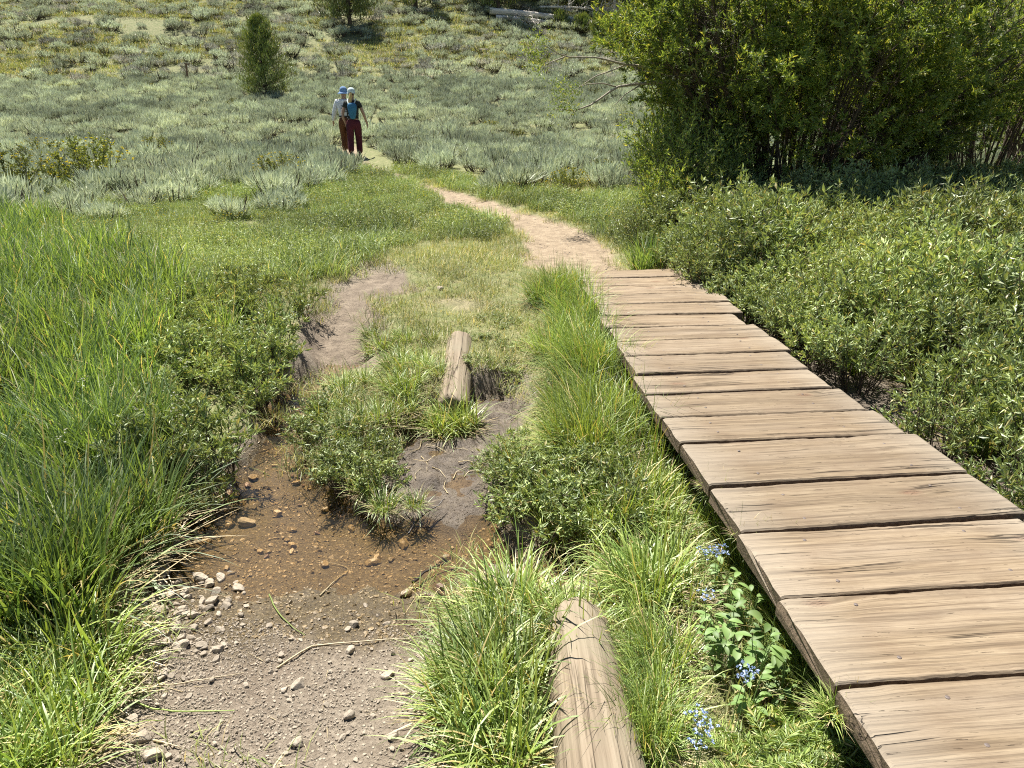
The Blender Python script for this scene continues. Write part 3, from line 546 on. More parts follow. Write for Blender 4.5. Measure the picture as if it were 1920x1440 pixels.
G1 = 'sedge tufts spilling over the round log by the gravel'
for px, py, s, lb in [(1000, 1190, .85, 'bright arching sedge tuft lying across the top of the near round log'), (960, 1130, .85, 'upright pale sedge tuft between the pool and the near log'),
        (960, 1290, .95, 'broad bright sedge tuft hanging over the gravel beside the near log'), (950, 1400, .95, 'bright sedge tuft lowest along the gravel side of the near log'),
        (900, 1260, .7, 'small yellow-green sedge tuft reaching furthest onto the gravel')]: tuft(t_arch, px, py, s, lb, G1)
for i in range(16): tuft(t_arch, random.uniform(870, 990), random.uniform(1130, 1480), random.uniform(.6, .9), 'bright arching sedge tuft growing between the gravel and the near log', G1, rz=random.uniform(-.8, .8))
G2 = 'tall grass tufts along the edge of the boardwalk'
pathL = [(1085, 535), (1110, 580), (1140, 640), (1165, 700), (1190, 760), (1225, 830), (1240, 870)]
for i in range(80):
    t = random.random() * (len(pathL) - 1); k = int(t); f = t - k; x = pathL[k][0] * (1 - f) + pathL[k + 1][0] * f - random.uniform(12, 175) * (.45 + .55 * t / 6); y = pathL[k][1] * (1 - f) + pathL[k + 1][1] * f + random.uniform(-5, 15)
    tuft(t_fine, x, y, random.uniform(.75, 1.1), 'fine green grass tuft leaning away from the boardwalk planks', G2)
for i in range(40): 
    x = random.uniform(1140, 1350); y = random.uniform(900, 1150); 
    if x > 1240 + (y - 860) * .62 - 25: x = 1215 + (y - 860) * .62 - random.uniform(0, 60)
    tuft(t_arch, x, y, random.uniform(.6, .95), 'bright arching grass tuft between the near log and the boardwalk', 'arching tufts beside the nearest planks')
for i in range(18): tuft(t_arch + t_fine, random.uniform(1180, 1260), random.uniform(1220, 1440), random.uniform(.45, .65), 'short pale green tuft against the side of the near log', 'arching tufts beside the nearest planks')
for i in range(14): 
    y = random.uniform(1020, 1400); x = 1400 + (y - 1020) * .62 - random.uniform(10, 60); tuft(t_fine, x, y, random.uniform(.55, .8), 'thin dark grass tuft in the shade under the plank ends', 'shaded tufts under the boardwalk edge')
G3 = 'coarse sedge tufts on the bank above the gravel'
for i in range(40):
    tuft(t_up, random.uniform(-60, 300), random.uniform(620, 1000), random.uniform(.7, 1.05), 'tall coarse sedge tuft in the deep grass above the pool', 'tall tufts in the deep bank grass')
for i in range(46):
    y = random.uniform(960, 1480); xr = np.interp(y, [960, 1020, 1110, 1240, 1340, 1480], [290, 255, 165, 150, 100, 110]); x = xr - abs(random.gauss(0, 1)) * 110
    tuft(t_up if y < 1200 else t_arch, x, y, random.uniform(.75, 1.1) * (1 if y < 1250 else .75), 'coarse green sedge tuft on the bank overhanging the gravel edge', G3)
for px, py in [(285, 1020), (250, 1050), (200, 1060), (160, 1030), (100, 1080), (60, 1030), (300, 970)]: tuft(t_up, px, py, random.uniform(.85, 1.05), 'tall upright sedge tuft standing at the pool corner of the bank', 'tall sedge tufts at the corner of the pool')
for px, py in [(165, 1290), (150, 1330), (190, 1235), (130, 1390), (100, 1300)]: tuft(t_arch, px, py, .85, 'flattened sedge tuft trailing long blades over the dry gravel', 'flattened tufts trailing on the gravel')
G4 = 'grass tufts around the short log and the mud'
for px, py, s in [(700, 630, .6), (725, 650, .7), (745, 690, .75), (700, 660, .6), (770, 720, .7), (740, 730, .7), (790, 690, .6), (805, 640, .5), (820, 700, .55), (680, 720, .6), (640, 730, .55), (760, 640, .5)]: tuft(t_arch, px, py, s, 'bright bent grass tuft growing beside the short pale log', G4)
for px, py, s in [(835, 800, .8), (858, 796, .8), (875, 800, .7), (845, 812, .75), (812, 800, .7), (780, 800, .5), (720, 790, .6), (670, 800, .6)]: tuft(t_arch, px, py, s, 'trampled grass tuft at the cut end of the short pale log', 'trampled tufts at the end of the short log')
tuft(t_arch, 720, 950, .5, 'drooping wide-bladed grass tuft with yellow tips hanging into the pool', 'drooping tufts at the pool edge', z=-.06); tuft(t_arch, 780, 945, .4, 'small drooping grass tuft on the dark mud beside the pool', 'drooping tufts at the pool edge', z=-.06)
for px, py, s in [(1070, 1195, .75), (1040, 1150, .7), (1085, 1230, .6)]: tuft(t_arch, px, py, s, 'bright sedge tuft draped across the far part of the near log', G1)
for px, py in [(1215, 500), (1200, 512), (1232, 505)]: tuft(t_up, px, py, .85, 'dark green upright grass clump where the trail meets the boardwalk', 'dark clump at the far end of the boardwalk')
for px, py, s in [(460, 600, .7), (520, 620, .7), (380, 590, .9), (420, 640, .8), (1500, 640, 1.0), (1560, 620, .9), (1520, 600, 1.0), (1600, 700, .6)]: tuft(t_up, px, py, s, 'tall dark grass tuft rising out of the low willow shrubs', 'grass tufts rising among low willows')

for px, py, s in [(1398, 1000, .34), (1415, 1000, .26), (1466, 996, .3), (1622, 1292, .3), (1350, 913, .34), (1330, 908, .3), (1195, 668, .5), (1180, 668, .45), (1560, 1330, .3)]:
    tuft(t_arch, px, py, s, 'small wisp of grass growing out of a gap between the planks', 'grass wisps in the plank gaps', z=.14)
# ------------------------------------------------------------------ low willow shrubs
low_me = [shrub_geo(34, .52, .34, .048, 11).mesh('willow_shrub', [M['willow_low'], M['twig']]) for _ in range(4)]
low_fo = low_me
small_me = [shrub_geo(20, .30, .26, .042, 10, .26).mesh('willow_shrub', [M['willow_low'], M['twig']]) for _ in range(4)]
def lowshrub(x, y, s, label, group, z=None, tall=1.0):
    small = s < .75; s = s * 1.65 if small else s
    o = bpy.data.objects.new('willow_shrub', random.choice(small_me if small else low_me)); link(o); o.location = (x, y, Hs(x, y) - .03 if z is None else z); o.rotation_euler = (random.uniform(-.12, .12), random.uniform(-.12, .12), random.uniform(0, 6.28)); o.scale = (s, s, s * tall); tag(o, label, 'shrub', group); return o
X, Y = cand(2600, -.5, 13, 1.8, 11); d = sdist(R_THICK, X, Y); k = (d > .0); X, Y = X[k], Y[k]
keep = []
for x, y in zip(X, Y):
    if all((x - a) ** 2 + (y - b) ** 2 > (.19 + .02 * y) ** 2 for a, b in keep): keep.append((x, y))
keep.sort(key=lambda p: p[0] ** 2 + p[1] ** 2); near, far_ = keep[:230], keep[230:]
for i, (x, y) in enumerate(near):
    dd = float(sdist(R_THICK, np.array([x]), np.array([y]))[0]); s = min(1.2, .76 + .5 * dd) * (.72 + .55 * float(vnoise(np.array(x * 1.3), np.array(y * 1.3), 5))) * random.uniform(.85, 1.15)
    lowshrub(x, y, s, 'low willow shrub with small grey-green leaves in the thicket beside the boardwalk', 'low willow shrubs in the thicket beside the boardwalk')
for i in range(22):
    q = random.random(); tuft(t_up + t_fine, 1400 + 480 * q + random.uniform(5, 110), 600 + 300 * q + random.uniform(-90, 0), random.uniform(.6, .95), 'slender green grass tuft between the willow shrubs along the planks', 'grass tufts between the willows along the planks')
for px, py, s in [(1262, 512, .8), (1300, 540, .85), (1340, 560, .85), (1385, 580, .9), (1425, 600, .9), (1330, 530, .9), (1450, 622, .85), (1480, 640, .8), (1280, 490, .9), (1400, 560, 1.0), (1240, 480, .8)]:
    p = at(px, py); lowshrub(p[0], p[1], s, 'low willow shrub leaning over the far planks of the boardwalk', 'willow shrubs leaning over the far planks', tall=.8)
side_me = [shrub_geo(46, 1.15, .62, .062, 12, .24).mesh('willow_shrub', [M['willow'], M['twig']]) for _ in range(2)]
for i, (px, py, s) in enumerate([(1235, 450, .65), (1262, 425, 1.0), (1305, 415, 1.1), (1345, 420, .9), (1235, 415, .95), (1290, 440, .8), (1270, 400, 1.3), (1320, 395, 1.3), (1240, 395, 1.15)]):
    p = at(px, py); o = bpy.data.objects.new('willow_shrub', side_me[i % 2]); link(o); o.location = tuple(p); o.scale = (s, s, s * 1.1); o.rotation_euler = (0, 0, i * 1.7); tag(o, 'taller leafy willow shrub skirting the trail side of the huge willow bush', 'shrub', 'tall willow shrubs at the base of the big willow')
low_proto = [bpy.data.objects.new('low_willow', m) for m in low_me]
if far_:
    fx = np.array([p[0] for p in far_]); fy = np.array([p[1] for p in far_]); scatter_stuff('willow_undergrowth', low_proto, np.stack([fx, fy, H(fx, fy)], 1), U(1.0, 1.5, len(fx)))
for i in range(34):
    for _ in range(50):
        x, y = random.uniform(-3.5, -.8), random.uniform(2.4, 6.5)
        if sdist(R_LEFTSHRUB, np.array([x]), np.array([y]))[0] > .05: break
    lowshrub(x, y, random.uniform(.45, .72), 'small leafy willow shrub on the bank above the stream', 'leafy willow shrubs on the stream bank')
for px, py, s in [(600, 800, .5), (640, 850, .55), (620, 760, .45), (680, 905, .5), (650, 930, .45), (700, 870, .45), (590, 840, .45), (730, 930, .3)]:
    p = at(px, py); lowshrub(p[0], p[1], s, 'small willow shrub on the strip between the stream and the dark mud', 'willow shrubs between the stream and the mud', z=-.1, tall=.75)
for px, py, s in [(610, 780, .6), (650, 820, .6), (690, 850, .55), (730, 800, .65), (760, 770, .6), (640, 760, .6), (700, 790, .6), (620, 870, .5), (690, 920, .5), (760, 740, .6)]: tuft(t_arch, px, py, s, 'bright drooping grass tuft among the small willows beside the stream', 'drooping tufts beside the stream')
for px, py, s in [(960, 880, .6), (1010, 950, .65), (1080, 930, .7), (1130, 1000, .7), (1050, 1010, .6), (1150, 880, .7), (1100, 830, .7)]: tuft(t_arch + t_fine, px, py, s, 'bright grass tuft pushing through the willow shrubs near the boardwalk', 'tufts among the willows near the boardwalk')
for px, py, s in [(960, 960, .55), (1010, 1000, .6), (1060, 990, .6), (1110, 970, .6), (960, 900, .5), (1020, 920, .6), (1080, 900, .6), (1140, 930, .55), (990, 860, .45), (1060, 850, .5)]:
    p = at(px, py); lowshrub(p[0], p[1], s, 'leafy willow shrub between the dark mud and the boardwalk', 'willow shrubs between the mud and the boardwalk', tall=.72)
for px, py in [(920, 640), (940, 690), (960, 650), (920, 600), (900, 680), (980, 710), (950, 610)]:
    p = at(px, py); lowshrub(p[0], p[1], .32, 'tiny trampled willow shrub beside the short pale log', 'trampled seedling shrubs by the short log', tall=.5)

# ------------------------------------------------------------------ the big willows
def big_willow(name, base, h, rad, ns, nl, label, seed, dirs=None, asym=(0, 0), extra=None, fill=None):
    root = tag(empty(name, base), label, 'willow'); g = Geo(); f = Geo()
    a = U(0, 6.28, ns); r0 = .75 * np.sqrt(U(0, 1, ns)); r = np.stack([np.cos(a) * r0 * 1.7, np.sin(a) * r0 * .8, np.full(ns, -.1)], 1)
    q = np.sqrt(U(0, 1, ns)); phi = q * 1.2; a2 = a + rng.normal(size=ns) * .25; L = h * U(.75, 1.08, ns) * (1 - .15 * q)
    t = np.linspace(0, 1, 9); P = np.zeros((ns, 9, 3)); P[:, 0] = r
    for i in range(1, 9):
        th = phi * (.55 + .55 * t[i]) + rng.normal(size=ns) * .06; st = L / 8
        P[:, i, 0] = P[:, i - 1, 0] + np.sin(th) * np.cos(a2) * st * rad / h * 1.25; P[:, i, 1] = P[:, i - 1, 1] + np.sin(th) * np.sin(a2) * st * rad / h * 1.0; P[:, i, 2] = P[:, i - 1, 2] + np.cos(th) * st
    tubes(g, P, np.linspace(.021, .004, 9)[None] * U(.5, 1.2, ns)[:, None], 5, 0)
    nt = ns * 20; si = rng.integers(0, ns, nt); st = U(.16, 1, nt) ** .8; k = np.minimum((st * 8).astype(int), 7); fr = st * 8 - k; b = P[si, k] * (1 - fr)[:, None] + P[si, k + 1] * fr[:, None]
    d = rng.normal(size=(nt, 3)); d[:, 2] = np.abs(d[:, 2]) * .9 + .2; out = b * np.array([1, 1, 0]); out /= np.linalg.norm(out, axis=1, keepdims=True) + .3; d += out * .9; d /= np.linalg.norm(d, axis=1, keepdims=True); tl = U(.25, .75, nt)
    e = b + d * tl[:, None]; mid = (b + e) / 2 + rng.normal(size=b.shape) * .03; tubes(g, np.stack([b, mid, e], 1), np.tile([.005, .003, .0015], (nt, 1)), 3, 0)
    # leafy shoots
    nsh = nt * 3; i = rng.integers(0, nt, nsh); tt = U(.3, 1, nsh); sb = b[i] + (e - b)[i] * tt[:, None]; dens = vnoise(sb[:, 0] * 1.3 + 50, sb[:, 2] * 1.3 + sb[:, 1] * .9, seed); rad_k = np.linalg.norm(sb[:, :2], axis=1) / rad; low = sb[:, 2] / h
    kp = (rng.random(nsh) < np.clip((dens - .32) * 4.5, .10, 1)) & (rng.random(nsh) < np.clip(-.30 + 1.9 * rad_k + 2.0 * (low - .25), .05, 1)); sb = sb[kp]; i = i[kp]; m = len(sb)
    sd2 = d[i] + rng.normal(size=(m, 3)) * .55; sd2[:, 2] += .35; sd2 /= np.linalg.norm(sd2, axis=1, keepdims=True); per = max(4, nl // m); j = np.repeat(np.arange(m), per); sl = U(.08, .26, m)
    p = sb[j] + sd2[j] * (sl[j] * U(0, 1, m * per))[:, None]; dv = sd2[j] * .6 + rng.normal(size=(m * per, 3)) * .5; ll = U(.04, .085, m * per); leaves(f, p, dv, ll, ll * U(.2, .3, m * per))
    if extra: extra(g, f)
    obj('stems', g.mesh('stems', [M['twig']]), root); obj('foliage', f.mesh('foliage', [M['willow']]), root); return root
WB = at(1490, 402)
def bare_branches(g, f):
    # long half bare limbs reaching out over the sagebrush
    def P3(px, py, Y): d = ray(px, py); t = Y / d[1]; return np.array([d[0] * t, Y, CAMZ + d[2] * t]) - WB
    Yb = WB[1] - .3; B = [[(1330, 150), (1205, 124), (1170, 121), (1122, 108), (1058, 107), (1018, 83)], [(1172, 122), (1140, 135), (1118, 142), (1088, 162), (1070, 176)], [(1330, 150), (1197, 157), (1156, 163), (1110, 196), (1077, 208), (1066, 224)],
         [(1156, 163), (1130, 156), (1100, 158), (1085, 164)], [(1200, 160), (1172, 177), (1154, 196)], [(1058, 107), (1040, 114), (1020, 122)], [(1077, 208), (1055, 205), (1035, 206)]]
    ends = [(1018, 83), (1000, 95), (1005, 115), (1012, 130), (985, 90), (1070, 176), (1060, 155), (1040, 165), (1066, 200), (1050, 195), (1085, 164), (1020, 122), (1040, 206), (1175, 215), (995, 105), (1010, 70), (1000, 125), (1060, 190), (1075, 202), (1050, 160)]
    for bi, b in enumerate(B):
        pts = np.array([P3(x, y, Yb - .08 * i) for i, (x, y) in enumerate(b)]); tt = np.linspace(0, len(pts) - 1, 14); k = np.minimum(tt.astype(int), len(pts) - 2); fr = (tt - k)[:, None]; q = pts[k] * (1 - fr) + pts[k + 1] * fr
        tubes(g, q[None], np.linspace(.022 if bi in (0, 2) else .010, .004, 14)[None], 5, 1)
    for x, y in ends:
        c = P3(x, y, Yb - .4); n = 55; p = c + rng.normal(size=(n, 3)) * np.array([.06, .1, .07]); dv = rng.normal(size=(n, 3)) * .7; dv[:, 2] += .4; ll = U(.03, .055, n); leaves(f, p, dv, ll, ll * .27)
def bare_wrap(g, f): bare_branches(g, f)
_old = obj
w1 = big_willow('willow_bush', tuple(WB), 4.6, 1.9, 210, 280000, 'huge spreading willow bush with many thin stems and a dark hollow middle', 3, extra=bare_wrap)
for c in w1.children:
    if c.name.startswith('stems'): c.data.materials.append(M['twig_grey'])
p = at(1800, 400); w2 = big_willow('willow_bush', (p[0] + 1.2, p[1] + 1.5, p[2]), 4.8, 2.6, 110, 140000, 'bright green willow bush standing behind the huge dark-centred one', 9)
p = at(1640, 330); w3 = big_willow('willow_bush', (p[0] + 4.2, p[1] + .2, p[2]), 4.2, 2.6, 80, 90000, 'bright green willow bush at the far corner of the thicket', 14)

# ------------------------------------------------------------------ sagebrush
sage_me = [sage_geo(1100, .52, .48, .085, .017).mesh('sagebrush', [M['sage'], M['twig']]) for _ in range(4)] + [sage_geo(900, .46, .44, .08, .016).mesh('sagebrush', [M['sage_grey'], M['twig']]) for _ in range(2)]
sage_near = [sage_geo(1100, .52, .44, .13, .0125, straight=True).mesh('sagebrush', [M['sage'], M['twig']]) for _ in range(4)]
def poisson(n, x0, x1, y0, y1, dens, rad):
    X, Y = cand(n, x0, x1, y0, y1); k = dens(X, Y) > rng.random(n); X, Y = X[k], Y[k]; cells = {}; out = []
    for x, y in zip(X, Y):
        c = (int(x / rad), int(y / rad)); 
        if any((x - a) ** 2 + (y - b) ** 2 < rad * rad for i in (-1, 0, 1) for j in (-1, 0, 1) for a, b in cells.get((c[0] + i, c[1] + j), ())): continue
        cells.setdefault(c, []).append((x, y)); out.append((x, y))
    return np.array(out)
def inview(X, Y, m=1.25): return np.abs(X) < Y * .72 * m + 2
EDGE = np.array([at(x, y)[:2] for x, y in [(-700, 470), (0, 455), (200, 425), (400, 418), (560, 405), (630, 362), (690, 325)]]); EDGE2 = np.array([at(x, y)[:2] for x, y in [(690, 300), (760, 326), (860, 345), (1000, 378), (1080, 372), (1250, 360), (1700, 350)]])
def flat_dens(X, Y):
    e = np.where(X < EDGE[-1, 0] - 0.2, np.interp(X, EDGE[:, 0], EDGE[:, 1]), np.interp(X, EDGE2[:, 0], EDGE2[:, 1])) + 2.6 * fbm(X * .45, Y * .45, 3, 77)
    return np.clip((Y - e) / 6 + .06, 0, 1) * (sdist(P_TRAIL, X, Y) < -.6) * inview(X, Y) * np.where(Y < 39, .9, 0)
S1 = poisson(15000, -40, 40, 9, 39, flat_dens, .50)
def hill_dens(X, Y): return inview(X, Y) * ss(.29, .60, vnoise(X * .22, Y * .30, 91) * .6 + vnoise(X * .7, Y * .9, 92) * .5 + .14 * (X > -5)) * .95
S2 = poisson(26000, -60, 60, 38.5, 78, hill_dens, .70)
S = np.concatenate([S1, S2]); isn = np.concatenate([np.ones(len(S1), bool), np.zeros(len(S2), bool)]); sz = np.where(isn, U(.7, 1.35, len(S)), U(.7, 1.75, len(S))) * np.where(S[:, 1] < 21, 1.05, 1.0); SZ = H(S[:, 0], S[:, 1])
_ex = np.array([at(x, y)[:2] for x, y in [(622, 318), (642, 322), (598, 335), (560, 345), (585, 322), (540, 360)]]); S = np.concatenate([S, _ex]); isn = np.concatenate([isn, np.ones(len(_ex), bool)]); sz = np.concatenate([sz, np.full(len(_ex), .95)]); SZ = H(S[:, 0], S[:, 1])
PXs, PYs = to_px(S[:, 0], S[:, 1], SZ + .3); vis = (PXs > -20) & (PXs < 1940) & (PYs > -10) & ~((PXs > 1230) & (PYs < 430)); app = np.where(vis, sz / np.hypot(S[:, 0], S[:, 1]), 0); order = np.argsort(-app); ind = order[:290]; rest = order[290:]
for i in ind:
    m_ = sage_near[random.randrange(4)] if S[i, 1] < 30 else sage_me[random.randrange(6)]; o = bpy.data.objects.new('sagebrush', m_); link(o); o.location = (S[i, 0], S[i, 1], SZ[i] - .04); o.rotation_euler = (0, 0, random.uniform(0, 6.28)); s = float(sz[i]); o.scale = (s, s, s * random.uniform(.85, 1.1))
    tag(o, 'silvery green sagebrush at the near edge of the dense stand beyond the meadow', 'sagebrush', 'sagebrush bushes bordering the meadow and the trail')
mk = lambda ms: [bpy.data.objects.new('sage_source', m) for m in ms]
r1 = rest[isn[rest]]; scatter_stuff('sagebrush_undergrowth', mk(sage_near), np.stack([S[r1, 0], S[r1, 1], SZ[r1] - .04], 1), sz[r1])
r2 = rest[~isn[rest]]; scatter_stuff('hillside_undergrowth', mk(sage_me), np.stack([S[r2, 0], S[r2, 1], SZ[r2] - .04], 1), sz[r2])
# thin dry grass between bushes
hg = [proto('dry_patch', patch(200, 1.1, .06, .2, .02, .8, 1.2, 2), [M['lawn']]) for _ in range(3)]
X, Y = cand(22000, -58, 58, 34, 80); k = inview(X, Y) & (sdist(P_TRAIL, X, Y) < -.5) & (rng.random(22000) < ss(36, 42, Y) * ss(.2, .6, vnoise(X * .3, Y * .4, 55))); X, Y = X[k], Y[k]; scatter_stuff('hill_grass', hg, np.stack([X, Y, H(X, Y)], 1), U(.8, 1.4, len(X)))

# ------------------------------------------------------------------ flowering shrubs
def cinq(h, rad):
    g = shrub_geo(26, h, rad, .030, 14, .4); f = Geo(); n = 130; th = U(0, 6.28, n); ph = np.arccos(U(.1, 1, n)); c = np.stack([np.sin(ph) * np.cos(th) * rad, np.sin(ph) * np.sin(th) * rad, h * (.45 + .6 * np.cos(ph))], 1); c = c[:60]; n = len(c)
    for k in range(5): a = U(0, 6.28, n); leaves(g, c, np.stack([np.cos(a), np.sin(a), U(.1, .6, n)], 1), np.full(n, .014), np.full(n, .013), 2)
    return g
cq = [cinq(.42, .36).mesh('cinquefoil_bush', [M['flower_leaf'], M['twig'], M['petal_yellow']]) for _ in range(3)]
for i, (px, py, s, lb) in enumerate([(180, 345, 2.03, 'widest yellow-flowered bush in the sagebrush on the meadow edge'), (85, 310, 1.62, 'yellow-flowered bush just behind the widest flowering bush'), (35, 370, 1.76, 'yellow-flowered bush beside the edge of the picture'), (300, 300, 1.49, 'yellow-flowered bush with bright blooms on top in silver sagebrush'),
        (530, 345, 1.49, 'yellow-flowered bush standing near the two walkers'), (510, 275, .7, 'small yellow-flowered bush deep in the sagebrush near the walkers'), (443, 200, 1.1, 'round yellow bush at the foot of the young pine'), (770, 192, 1.1, 'low yellow bush beyond the walkers at the foot of the slope'),
        (922, 243, 1.0, 'yellow-green bush in the middle of the grey sagebrush flat'), (970, 255, .8, 'small darker bush beside the yellow-green one on the flat'), (1115, 180, 1.2, 'yellow bush seen beneath the bare willow limbs'), (1065, 358, 1.08, 'yellow-flowered bush at the trail side near the willow'),
        (1130, 335, 1.01, 'tall loose yellow-flowered bush next to the big willow'), (120, 350, 1.35, 'yellow-flowered bush in front of its larger neighbour')]):
    p = at(px, py + 8); o = bpy.data.objects.new('cinquefoil_bush', cq[i % 3]); link(o); o.location = (p[0], p[1], p[2] - .03); o.scale = (s, s, s); o.rotation_euler = (0, 0, i); tag(o, lb, 'flowering bush', 'yellow-flowered bushes')

# ------------------------------------------------------------------ stones and gravel
def rock(seed, flat=.65, sub=3):
    import bmesh
    bm = bmesh.new(); bmesh.ops.create_icosphere(bm, subdivisions=sub, radius=1); r = np.random.default_rng(seed); pl = r.normal(size=(9, 3)); pl /= np.linalg.norm(pl, axis=1, keepdims=True); of = r.uniform(.42, .8, 9)
    sc = np.array([1, r.uniform(.6, .9), flat * r.uniform(.7, 1.1)])
    for v in bm.verts:
        p = np.array(v.co)
        for n_, d_ in zip(pl, of):
            q = p @ n_
            if q > d_: p = p - n_ * (q - d_) * 1.0
        p = p * (1 + .10 * float(fbm(np.array(p[0] * 3 + seed), np.array(p[1] * 3 + p[2] * 2), 3, seed))); v.co = p * sc
    me = bpy.data.meshes.new('stone'); bm.to_mesh(me); bm.free(); return me
rk = [rock(i, .6, 3) for i in range(6)]
for m_ in rk: m_.materials.append(M['stone'])
rk_wet = [m_.copy() for m_ in rk[:4]]
for m_ in rk_wet: m_.materials[0] = M['stone_wet']
pebs = []
for i in range(6): m_ = rock(40 + i, .7, 1); m_.materials.append(M['stone']); pebs.append(bpy.data.objects.new('pebble_source', m_))
pebw = []
for i in range(4): m_ = rock(60 + i, .6, 1); m_.materials.append(M['stone_wet']); pebw.append(bpy.data.objects.new('pebble_source', m_))
def gravel():
    X, Y = cand(110000, -2.6, .6, 1.25, 2.75); d = sdist(P_DIRT, X, Y); Z = H(X, Y); u = vnoise(X * 2.2, Y * 2.2, 101) * .6 + vnoise(X * 7, Y * 7, 102) * .4; bias = ss(-.55, -1.2, X + .25 * (Y - 1.6)) * .3
    k = (d > -.05) & (Z > -.125) & (rng.random(len(X)) < np.clip((u + bias - .32) * 2.2, .08, 1)); X, Y, Z = X[k], Y[k], Z[k]; s = .0024 + .006 * U(0, 1, len(X)) ** 3.5 + (U(0, 1, len(X)) > .985) * U(.004, .008, len(X)); scatter_stuff('gravel', pebs, np.stack([X, Y, Z + s * .2], 1), s, tilt=.6)
    X, Y = cand(42000, -2.2, .6, 1.9, 4.8); d = sdist(P_DIRT, X, Y); Z = H(X, Y); k = (d > -.02) & (Z < -.11) & (sdist(P_MUD, X, Y) < 0) & (rng.random(len(X)) < .25 + .6 * vnoise(X * 4, Y * 4, 7)); X, Y, Z = X[k], Y[k], Z[k]
    s = .0035 + .013 * U(0, 1, len(X)) ** 3.5; scatter_stuff('stream_gravel', pebw, np.stack([X, Y, Z], 1), s, tilt=.5)
    X, Y = cand(6000, -3, 4, 5.4, 18); k = sdist(P_TRAIL, X, Y) > -.1; X, Y = X[k], Y[k]; s = .005 + .012 * U(0, 1, len(X)) ** 3; scatter_stuff('trail_gravel', pebs, np.stack([X, Y, H(X, Y)], 1), s, tilt=.5)
gravel()
def stone(px, py, wpx, label, group, kind='dry', z=None, ry=0):
    p = at(px, py); dist = math.sqrt(p[0] ** 2 + p[1] ** 2 + (CAMZ - p[2]) ** 2); s = wpx / F * dist / 2; m_ = random.choice(rk if kind == 'dry' else rk_wet)
    if kind == 'dark': m_ = rk_dark
    o = bpy.data.objects.new('stone', m_); link(o); o.location = (p[0], p[1], p[2] + s * .22); o.scale = (s, s, s); o.rotation_euler = (random.uniform(-.2, .2), random.uniform(-.2, .2), random.uniform(0, 6.28)); tag(o, label, 'stone', group)
rk_dark = rk[1].copy(); rk_dark.materials[0] = M['stone_dark']
for px, py, w, lb, kd in [(384, 960, 34, 'pale blocky stone at the edge of the pool below the bank', 'dry'), (460, 984, 40, 'smooth pale stone half out of the water in the pool', 'dry'), (432, 986, 26, 'small ochre stone touching the smooth pale one in the pool', 'wet'),
        (404, 1115, 22, 'pale purple-grey stone on wet gravel', 'dry'), (378, 1088, 36, 'flat pale stone at the top of the rubble heap', 'dry'), (345, 1218, 34, 'pale stone among rubble beside the bank grass', 'dry'), (380, 1217, 26, 'pale stone next to a larger one in the rubble', 'dry'),
        (300, 1165, 34, 'flat purplish stone under overhanging blades', 'dry'), (562, 1292, 32, 'angular grey stone with dark underside in the middle of the gravel', 'dry'), (535, 1295, 16, 'thin stone chip touching the angular grey stone', 'dry'), (461, 1288, 16, 'small upright stone on the gravel', 'dry'),
        (654, 1350, 26, 'small boot-shaped stone on dark damp soil', 'dry'), (640, 1385, 18, 'small round stone on dark damp soil', 'dry'), (560, 1403, 28, 'pale rounded stone low on the gravel', 'dry'), (741, 1390, 30, 'pale rounded stone beside the sedge', 'dry'), (728, 1271, 26, 'pale wedge-shaped stone on damp soil', 'dry'),
        (656, 1225, 24, 'pale pointed stone standing on wet soil', 'dry'), (664, 1174, 26, 'pale stone with a flat face on brown wet soil', 'dry'), (652, 1182, 16, 'small stone leaning on the flat-faced one', 'dry'), (724, 1175, 18, 'small white stone alone on the wet soil', 'dry'), (686, 1136, 14, 'small grey-topped stone near the pool edge', 'dry'),
        (754, 1023, 34, 'large ochre stone under the pool edge grass', 'wet'), (748, 1010, 18, 'small ochre stone touching the large ochre one', 'wet'), (700, 1058, 30, 'ochre stone in shallow water', 'wet'), (760, 1118, 28, 'yellowish stone in shallow water by the dark stick', 'wet'),
        (805, 1120, 34, 'dark red stone in the shallow water', 'dark'), (826, 1106, 24, 'dark brown stone next to the dark red one', 'dark'), (790, 1190, 16, 'small pale stone at the pool edge near the sedge', 'dry'), (800, 1200, 12, 'tiny pale stone at the pool edge near the sedge', 'dry'),
        (270, 1390, 34, 'purplish flat stone by a dry stalk', 'dry'), (174, 1392, 22, 'grey stone caught in the bank grass', 'dry'), (290, 1425, 36, 'pinkish flat stone at the bottom of the gravel', 'dry'), (250, 1362, 36, 'pale flat stone close to the trailing grass', 'dry'), (403, 1380, 18, 'small grey stone low on the gravel', 'dry'),
        (316, 1422, 18, 'small stone touching the pinkish flat one', 'dry'), (505, 1175, 16, 'small round stone on brown soil', 'dry'), (432, 1138, 16, 'small pale stone above the brown soil', 'dry'), (462, 1140, 13, 'tiny pale stone above the brown soil', 'dry'), (455, 1178, 13, 'tiny stone by the pool margin', 'dry'),
        (825, 545, 18, 'pale stone lying in the short meadow grass', 'dry'), (700, 1350, 15, 'small pale stone half sunk in damp soil', 'dry'), (820, 1380, 16, 'small pale stone under sedge blades', 'dry'), (612, 1330, 15, 'small dark-edged stone on the gravel', 'dry')]:
    stone(px, py, w, lb, 'stones on the gravel and in the pool', kd)
for i in range(150):
    px = random.gauss(325, 60); py = random.gauss(1150, 65)
    if px < 235 or (px > 330 and py < 1070): continue
    stone(px, py, random.uniform(8, 26), 'small pale stone in the rubble heap between bank and pool', 'rubble of small pale stones')
